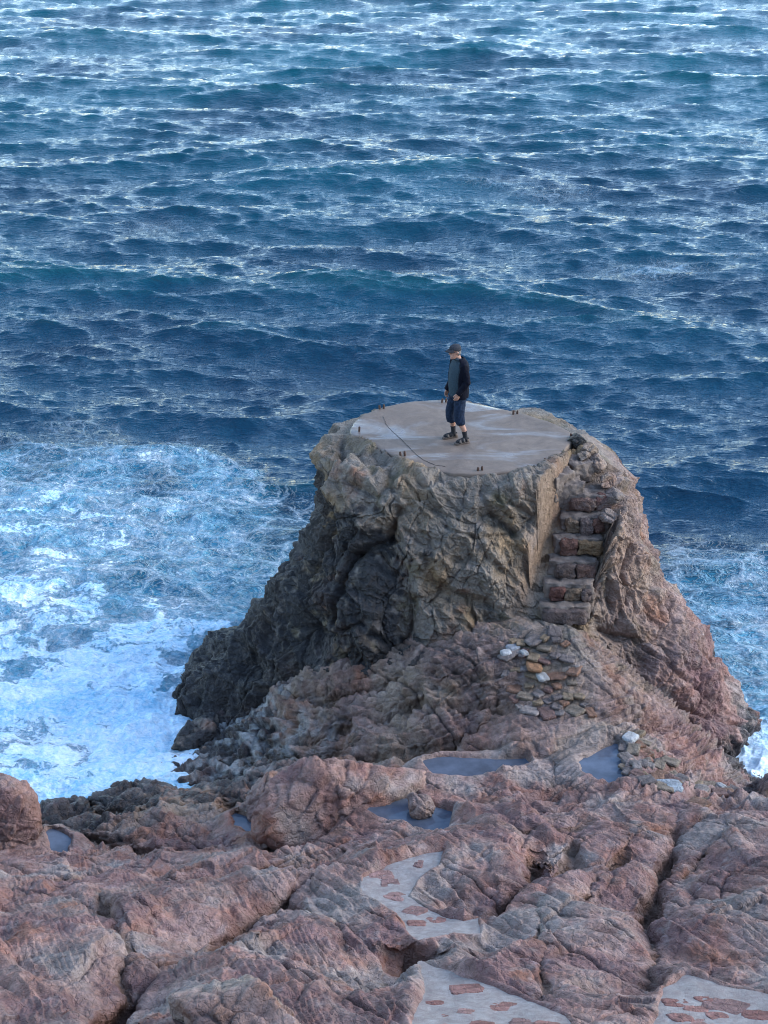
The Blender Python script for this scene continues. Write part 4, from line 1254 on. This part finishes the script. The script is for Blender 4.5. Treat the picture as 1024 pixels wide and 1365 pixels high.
def limb(bm, pts, n=16, caps=(True, True)):
    """pts: (point, radius, flatten) joined by a tapering tube, rings turned along the path"""
    P_ = [Vector(p[0]) for p in pts]; rings = []
    for i, p in enumerate(pts):
        t = (P_[min(i + 1, len(P_) - 1)] - P_[max(i - 1, 0)]).normalized()
        ref = Vector((1, 0, 0)) if abs(t.x) < .8 else Vector((0, 0, 1))
        a_ = (ref - t * ref.dot(t)).normalized(); b_ = t.cross(a_)
        fl = p[2] if len(p) > 2 else 1
        rings.append((P_[i], a_ * p[1], b_ * p[1] * fl))
    return loft(bm, rings, n, caps)

def finish(bm, name, voxel=None, solid=None, smooth=2, wrinkle=0, seed=1):
    bmesh.ops.recalc_face_normals(bm, faces=bm.faces)
    me = bpy.data.meshes.new(name); bm.to_mesh(me); bm.free()
    o = bpy.data.objects.new(name + '_tmp', me); COL.objects.link(o)
    if solid:
        m_ = o.modifiers.new('s', 'SOLIDIFY'); m_.thickness = solid; m_.offset = 1
    if voxel:
        m_ = o.modifiers.new('r', 'REMESH'); m_.mode = 'VOXEL'; m_.voxel_size = voxel; m_.use_smooth_shade = True
        if smooth:
            m_ = o.modifiers.new('c', 'SMOOTH'); m_.iterations = smooth; m_.factor = .5
    dg = bpy.context.evaluated_depsgraph_get()
    me2 = bpy.data.meshes.new_from_object(o.evaluated_get(dg))
    bpy.data.objects.remove(o); bpy.data.meshes.remove(me)
    me2.name = name
    if wrinkle:
        k = len(me2.vertices); co = np.zeros(k * 3, F4); me2.vertices.foreach_get('co', co)
        nn = np.zeros(k * 3, F4); me2.vertices.foreach_get('normal', nn)
        co = co.reshape(-1, 3); nn = nn.reshape(-1, 3)
        q = co * np.array([9, 9, 5], F4) + seed
        co = co + nn * (fbm(q, 3, 600 + seed, .5, 2.0, ridged=True) * wrinkle)[:, None]
        me2.vertices.foreach_set('co', co.ravel()); me2.update()
    for p_ in me2.polygons: p_.use_smooth = True
    return me2

SKIN = simple_mat('skin', (.34, .18, .125), .55, .12, 30, .15, .002)
HAIR = simple_mat('grey_hair', (.13, .125, .12), .8, .3, 120, .8, .004)
CAPM = simple_mat('cap_cloth', (.032, .033, .038), .85, .25, 80, .4, .002, .12)
SHIRT = simple_mat('shirt_cloth', (.026, .043, .056), .85, .25, 60, .4, .003, .12)
JACK = simple_mat('jacket_cloth', (.002, .0028, .008), .8, .3, 50, .4, .003, .12)
TROU = simple_mat('trouser_cloth', (.012, .020, .038), .85, .35, 26, .5, .004, .12)
SOCK = simple_mat('sock_knit', (.010, .010, .013), .9, .2, 90, .5, .002)
SOLE = simple_mat('sandal_sole', (.085, .062, .05), .75, .3, 40, .4, .003)
STRAP = simple_mat('sandal_strap', (.05, .042, .038), .7, .3, 60, .4, .003)
GLASS = simple_mat('dark_lens', (.006, .006, .008), .12, .1, 10, .0, .001, .6)

man = bpy.data.objects.new('person', None); COL.objects.link(man)
pl_ = at(618, 591.5, PZ); pr_ = at(600, 583.5, PZ)
mid = (pl_ + pr_) / 2
man.location = (mid[0], mid[1], PZ + .002); man.rotation_euler = (0, 0, R(204)); man.scale = (.93, .93, .93)
tag(man, 'older man in grey cap, dark open jacket and rolled trousers standing on the platform', 'person')

# joints, x forward, y to his left, z up
FT = {1: (-.035, .155), -1: (.035, -.155)}
def leg_pts(s):
    fx, fy = FT[s]
    hip = (-.01, .095 * s, .90); knee = (fx * .5 + .045, .125 * s, .49); ank = (fx - .045, fy, .095)
    return hip, knee, ank
bm = bmesh.new()
loft(bm, [((-.0, 0, .84), (.085, 0, 0), (0, .15, 0)), ((-.005, 0, .92), (.115, 0, 0), (0, .17, 0)), ((.005, 0, 1.04), (.115, 0, 0), (0, .155, 0)), ((.01, 0, 1.16), (.115, 0, 0), (0, .16, 0)),
          ((.0, 0, 1.28), (.115, 0, 0), (0, .175, 0)), ((-.01, 0, 1.37), (.10, 0, 0), (0, .19, 0)), ((-.015, 0, 1.42), (.075, 0, .0), (0, .15, 0)), ((-.01, 0, 1.455), (.06, 0, 0), (0, .08, 0))])
limb(bm, [((-.012, 0, 1.42), .062), ((.008, 0, 1.48), .057), ((.030, 0, 1.53), .058), ((.04, 0, 1.57), .05)])
HD = Vector((.062, 0, 1.605))                # head centre
def head_ring(z, xf, xb, w_): return ((HD.x + (xf - xb) / 2, 0, HD.z + z), ((xf + xb) / 2, 0, 0), (0, w_, 0))
loft(bm, [head_ring(-.118, .070, -.010, .022), head_ring(-.105, .085, .015, .045), head_ring(-.075, .088, .050, .058), head_ring(-.04, .086, .078, .066), head_ring(0, .088, .092, .072),
          head_ring(.04, .090, .098, .075), head_ring(.075, .078, .092, .068), head_ring(.10, .055, .065, .05), head_ring(.115, .02, .03, .02)])
limb(bm, [((HD.x + .082, 0, HD.z + .022), .010), ((HD.x + .098, 0, HD.z - .005), .013), ((HD.x + .108, 0, HD.z - .022), .015), ((HD.x + .092, 0, HD.z - .034), .013)], 10)
limb(bm, [((HD.x + .070, -.022, HD.z - .058), .010), ((HD.x + .087, 0, HD.z - .057), .0105), ((HD.x + .070, .022, HD.z - .058), .010)], 8)
limb(bm, [((HD.x + .070, -.018, HD.z - .070), .009), ((HD.x + .084, 0, HD.z - .070), .010), ((HD.x + .070, .018, HD.z - .070), .009)], 8)
limb(bm, [((HD.x + .05, 0, HD.z - .105), .022), ((HD.x + .074, 0, HD.z - .10), .020)], 10)
for s in (-1, 1):
    limb(bm, [((HD.x - .002, s * .072, HD.z + .022), .012), ((HD.x - .010, s * .080, HD.z + .006), .019), ((HD.x - .004, s * .076, HD.z - .022), .011)], 8)
    limb(bm, [((HD.x + .072, s * .02, HD.z + .030), .010), ((HD.x + .070, s * .045, HD.z + .030), .010)], 8)   # brow
    h_, k_, a_ = leg_pts(s)
    limb(bm, [((h_[0], h_[1], .93), .075), (h_, .088), ((h_[0] * .5 + k_[0] * .5, (h_[1] + k_[1]) / 2, .70), .074), ((k_[0], k_[1], .54), .056), (k_, .055), ((k_[0] - .03, k_[1], .37), .056),
              ((a_[0] * .7 + k_[0] * .3 - .01, a_[1], .24), .044), ((a_[0], a_[1], .12), .034), (a_, .036), ((a_[0], a_[1], .05), .036)])
    limb(bm, [((a_[0] - .035, a_[1], .045), .032), ((a_[0] + .04, a_[1], .055), .038), ((a_[0] + .12, a_[1] + s * .012, .045), .037, 1), ((a_[0] + .165, a_[1] + s * .012, .038), .026)], 12)
# arms: his left (toward the viewer) bends forward across the thigh, his right hangs
ARM = {1: ((-.015, .185, 1.385), (-.055, .235, 1.12), (.085, .205, .93)), -1: ((-.015, -.185, 1.385), (-.03, -.235, 1.10), (.075, -.245, .875))}
def hand(bm, wr, dirv, palm_n, s):
    dirv = Vector(dirv).normalized(); pn = Vector(palm_n); pn = (pn - dirv * pn.dot(dirv)).normalized(); side = dirv.cross(pn)
    wr = Vector(wr)
    rings = []
    for t, w_, th in ((-.02, .026, .021), (.0, .028, .02), (.03, .038, .018), (.06, .043, .017), (.085, .041, .014)):
        rings.append((wr + dirv * t, side * w_, pn * th))
    loft(bm, rings, 14)
    for i, (off, ln) in enumerate(((-.032, .066), (-.011, .076), (.011, .071), (.031, .056))):
        b0 = wr + dirv * .080 + side * off
        b1 = b0 + dirv * ln * .42 + pn * .006
        b2 = b1 + dirv * ln * .30 + pn * .016
        b3 = b2 + dirv * ln * .20 + pn * .020
        limb(bm, [(b0, .0095), (b1, .0090), (b2, .0082), (b3, .0062)], 8)
    tb = wr + dirv * .022 - side * .030
    limb(bm, [(tb, .014), (tb - side * .020 + dirv * .026 + pn * .008, .012), (tb - side * .026 + dirv * .052 + pn * .016, .010), (tb - side * .024 + dirv * .070 + pn * .022, .0075)], 8)
for s in (-1, 1):
    sh, el, wr = ARM[s]
    shv, elv, wrv = Vector(sh), Vector(el), Vector(wr)
    limb(bm, [(shv, .058), (shv.lerp(elv, .4), .048), (shv.lerp(elv, .85), .040), (elv, .040), (elv.lerp(wrv, .3), .040), (elv.lerp(wrv, .7), .032), (wrv, .026)])
    hand(bm, wr, (wrv - elv).normalized() * .6 + Vector((.1, -.1 * s, -.8)), (-.2, -1.0 * s, 0) , s)
body = finish(bm, 'body', .0055, None, 3)
child = link('body', body, SKIN, man)

# shirt : closed torso, hangs below the waist
def torso(bm, g, z0, arc=None, n=40, dx=0):
    rows = [(z0, .135, .185, .0), (z0 + .07, .138, .186, .0), (1.0, .140, .182, .008), (1.08, .138, .178, .014), (1.16, .134, .178, .014), (1.26, .130, .188, .004), (1.34, .118, .200, -.006), (1.39, .102, .198, -.012), (1.43, .082, .155, -.014), (1.462, .064, .092, -.008), (1.485, .058, .066, .0)]
    return loft(bm, [((x + dx, 0, z), (a_ + g, 0, 0), (0, b_ + g, 0)) for z, a_, b_, x in rows], n, (True, True), arc)
bm = bmesh.new(); torso(bm, 0, .835)
for s in (-1, 1):
    limb(bm, [((-.012, s * .165, 1.385), .066), ((-.03, s * .205, 1.28), .06)], 14)
link('shirt', finish(bm, 'shirt', .008, None, 2, .006, 3), SHIRT, man)
bm = bmesh.new()
loft(bm, [((.0, 0, 1.462), (.066, 0, .012), (0, .078, 0)), ((.014, 0, 1.50), (.064, 0, .012), (0, .07, 0)), ((.012, 0, 1.475), (.078, 0, .012), (0, .088, 0)), ((.0, 0, 1.455), (.08, 0, .012), (0, .092, 0))], 24, (False, False))
link('collar', finish(bm, 'collar', None, .003), SHIRT, man)
# jacket : open at the front
bm = bmesh.new()
torso(bm, .020, .815, (R(62), R(298)), 60, -.006)
jt = finish(bm, 'jt', None, .014)
bm = bmesh.new(); bm.from_mesh(jt); bpy.data.meshes.remove(jt)
for s in (-1, 1):
    sh, el, wr = [Vector(q) for q in ARM[s]]
    sh = sh + Vector((0, -.012 * s, -.004))
    limb(bm, [(sh + Vector((0, -.05 * s, .012)), .060), (sh, .077), (sh.lerp(el, .35), .068), (sh.lerp(el, .8), .062), (el, .062), (el.lerp(wr, .35), .058), (el.lerp(wr, .8), .050), (wr, .046), (wr + (wr - el) * .08, .044)], 18)
link('jacket', finish(bm, 'jacket', .0075, None, 2, .010, 8), JACK, man)
# trousers : to below the knee, gathered hems
bm = bmesh.new()
loft(bm, [((0, 0, .80), (.115, 0, 0), (0, .17, 0)), ((0, 0, .90), (.125, 0, 0), (0, .178, 0)), ((.005, 0, .99), (.122, 0, 0), (0, .166, 0))], 28)
for s in (-1, 1):
    h_, k_, a_ = leg_pts(s)
    hem = .315 if s < 0 else .345
    limb(bm, [((h_[0], h_[1] * .9, .90), .100), ((h_[0] + .01, h_[1], .78), .102, .95), ((k_[0] * .6, (h_[1] + k_[1]) / 2, .64), .092), ((k_[0], k_[1], .52), .084), ((k_[0] - .008, k_[1] + s * .004, .44), .085),
              ((k_[0] - .02, k_[1] + s * .006, hem + .045), .084), ((k_[0] - .028, k_[1] + s * .008, hem + .01), .074), ((k_[0] - .03, k_[1] + s * .008, hem - .005), .060)], 20)
link('trousers', finish(bm, 'trousers', .008, None, 2, .011, 15), TROU, man)
for s in (-1, 1):
    h_, k_, a_ = leg_pts(s)
    bm = bmesh.new()
    limb(bm, [((a_[0] * .72 + k_[0] * .28 - .01, a_[1], .225), .047), ((a_[0] * .8 + k_[0] * .2 - .008, a_[1], .19), .043), ((a_[0], a_[1], .12), .040), ((a_[0], a_[1], .09), .043), ((a_[0], a_[1], .05), .042)], 16)
    limb(bm, [((a_[0] - .040, a_[1], .048), .036), ((a_[0] + .04, a_[1], .060), .043), ((a_[0] + .12, a_[1] + s * .012, .048), .042), ((a_[0] + .172, a_[1] + s * .012, .040), .028)], 14)
    link('sock', finish(bm, 'sock', .005, None, 2), SOCK, man)
    sd_ = bpy.data.objects.new('sandal', None); COL.objects.link(sd_); sd_.parent = man
    bm = bmesh.new()
    out = [(-.090, 0), (-.082, .030), (-.04, .040), (.03, .040), (.09, .050), (.15, .052), (.195, .034), (.212, .004), (.200, -.030), (.15, -.046), (.09, -.044), (.03, -.036), (-.04, -.040), (-.082, -.030)]
    rows = []
    for z, g in ((0, .95), (.012, 1.0), (.030, .98), (.034, .93)):
        rows.append([bm.verts.new((a_[0] + .06 + (x - .06) * g, a_[1] + s * y * g + s * .006, z)) for x, y in out])
    for r0, r1 in zip(rows[:-1], rows[1:]):
        for i in range(len(out)):
            j = (i + 1) % len(out); bm.faces.new((r0[i], r0[j], r1[j], r1[i]))
    bm.faces.new(rows[0][::-1]); bm.faces.new(rows[-1])
    bmesh.ops.subdivide_edges(bm, edges=bm.edges[:], cuts=1, use_grid_fill=True, smooth=.3)
    link('sole', finish(bm, 'sole'), SOLE, sd_)
    def arch(x0, x1, w_, hgt, nm='strap', mt=STRAP):
        bm = bmesh.new(); prev = None
        for i in range(15):
            t = math.pi * i / 14
            y = a_[1] + s * .010 + math.cos(t) * w_; z = .028 + math.sin(t) ** .8 * hgt
            cur = [bm.verts.new((x0 + (x1 - x0) * (0) + a_[0], y, z)), bm.verts.new((x1 + a_[0], y, z + (-.010 if x1 > x0 + .02 else 0) * math.sin(t)))]
            if prev: bm.faces.new((prev[0], cur[0], cur[1], prev[1]))
            prev = cur
        link(nm, finish(bm, nm, None, .007), mt, sd_)
    arch(.095, .140, .048, .056); arch(.025, .058, .045, .070)
    bm = bmesh.new(); prev = None
    for i in range(15):
        t = math.pi / 2 + math.pi * i / 14
        x = a_[0] - .015 + math.cos(t) * .055; y = a_[1] + math.sin(t) * .047
        cur = [bm.verts.new((x, y, .032)), bm.verts.new((x, y, .085))]
        if prev: bm.faces.new((prev[0], cur[0], cur[1], prev[1]))
        prev = cur
    link('heel_cup', finish(bm, 'heel_cup', None, .006), SOLE, sd_)
# hair band under the cap, cap, glasses
bm = bmesh.new()
for s in (-1, 1):
    pass
loft(bm, [((HD.x - .018, 0, HD.z - .052), (.076, 0, 0), (0, .060, 0)), ((HD.x - .012, 0, HD.z - .02), (.090, 0, 0), (0, .074, 0)), ((HD.x - .008, 0, HD.z + .03), (.096, 0, 0), (0, .080, 0)), ((HD.x - .004, 0, HD.z + .06), (.094, 0, 0), (0, .078, 0))], 24, (False, False), (R(95), R(265)))
hm = finish(bm, 'hair', None, .003)
link('hair', hm, HAIR, man)
bm = bmesh.new()
def cap_ring(z, xf, xb, w_): return ((HD.x + (xf - xb) / 2, 0, HD.z + z), ((xf + xb) / 2, 0, .012 if z < .1 else 0), (0, w_, 0))
loft(bm, [cap_ring(.034, .100, .104, .086), cap_ring(.055, .101, .107, .088), cap_ring(.085, .094, .104, .083), cap_ring(.108, .076, .090, .070), cap_ring(.126, .046, .062, .045), cap_ring(.133, .014, .026, .016)], 28)
cm = finish(bm, 'cap_crown', None, None)
cap = link('cap', cm, CAPM, man)
bm = bmesh.new(); rows = []
for i in range(17):
    t = R(-62 + 124 * i / 16)
    base = Vector((HD.x + math.cos(t) * .098, math.sin(t) * .085, HD.z + .044 + .010 * math.cos(t)))
    ext = .082 * math.cos(t * 1.25) ** .7 if abs(t * 1.25) < 1.5 else 0
    row = [bm.verts.new(base + Vector((ext * k / 4, 0, -.030 * (k / 4) ** 1.3 - .018 * (math.sin(t) ** 2) * k / 4))) for k in range(5)]
    rows.append(row)
for r0, r1 in zip(rows[:-1], rows[1:]):
    for k in range(4): bm.faces.new((r0[k], r0[k + 1], r1[k + 1], r1[k]))
link('brim', finish(bm, 'brim', None, .006), CAPM, cap)
bm = bmesh.new()
for s in (-1, 1):
    loft(bm, [((HD.x + .090, s * .032, HD.z + .010), (0, .026, 0), (0, 0, .018)), ((HD.x + .097, s * .030, HD.z + .010), (0, .025, 0), (0, 0, .017))], 16)
    limb(bm, [((HD.x + .090, s * .056, HD.z + .016), .004), ((HD.x + .05, s * .078, HD.z + .018), .004), ((HD.x - .01, s * .083, HD.z + .018), .004)], 6)
limb(bm, [((HD.x + .094, -.01, HD.z + .014), .004), ((HD.x + .096, .01, HD.z + .014), .004)], 6)
link('sunglasses', finish(bm, 'sunglasses'), GLASS, man)


# ------------------------------------------------------------------ light
w = bpy.data.worlds.new('World'); sc.world = w; w.use_nodes = True
nt = w.node_tree
bg = nt.nodes.get('Background') or nt.nodes.new('ShaderNodeBackground')
sky = nt.nodes.new('ShaderNodeTexSky'); sky.sky_type = 'NISHITA'; sky.sun_disc = False
SUN_EL, SUN_AZ = R(30), R(88)          # azimuth measured clockwise from +Y
sky.sun_elevation = SUN_EL; sky.sun_rotation = SUN_AZ
sky.air_density = 1.0; sky.dust_density = .3; sky.ozone_density = 1.6
nt.links.new(sky.outputs[0], bg.inputs[0]); bg.inputs[1].default_value = .15
sd = bpy.data.lights.new('sun', 'SUN'); sd.energy = .85; sd.angle = R(42); sd.color = (1, .95, .90)
so = bpy.data.objects.new('sun', sd); COL.objects.link(so)
dirv = Vector((math.sin(SUN_AZ) * math.cos(SUN_EL), math.cos(SUN_AZ) * math.cos(SUN_EL), math.sin(SUN_EL)))
so.rotation_euler = dirv.to_track_quat('Z', 'Y').to_euler(); so.location = (0, -20, 40)
sc.view_settings.view_transform = 'Standard'; sc.view_settings.look = 'None'; sc.view_settings.gamma = 1; sc.view_settings.exposure = 2.0
sc.cycles.max_bounces = 4


sc.cycles.pixel_filter_type = 'BLACKMAN_HARRIS'; sc.cycles.filter_width = 1.05
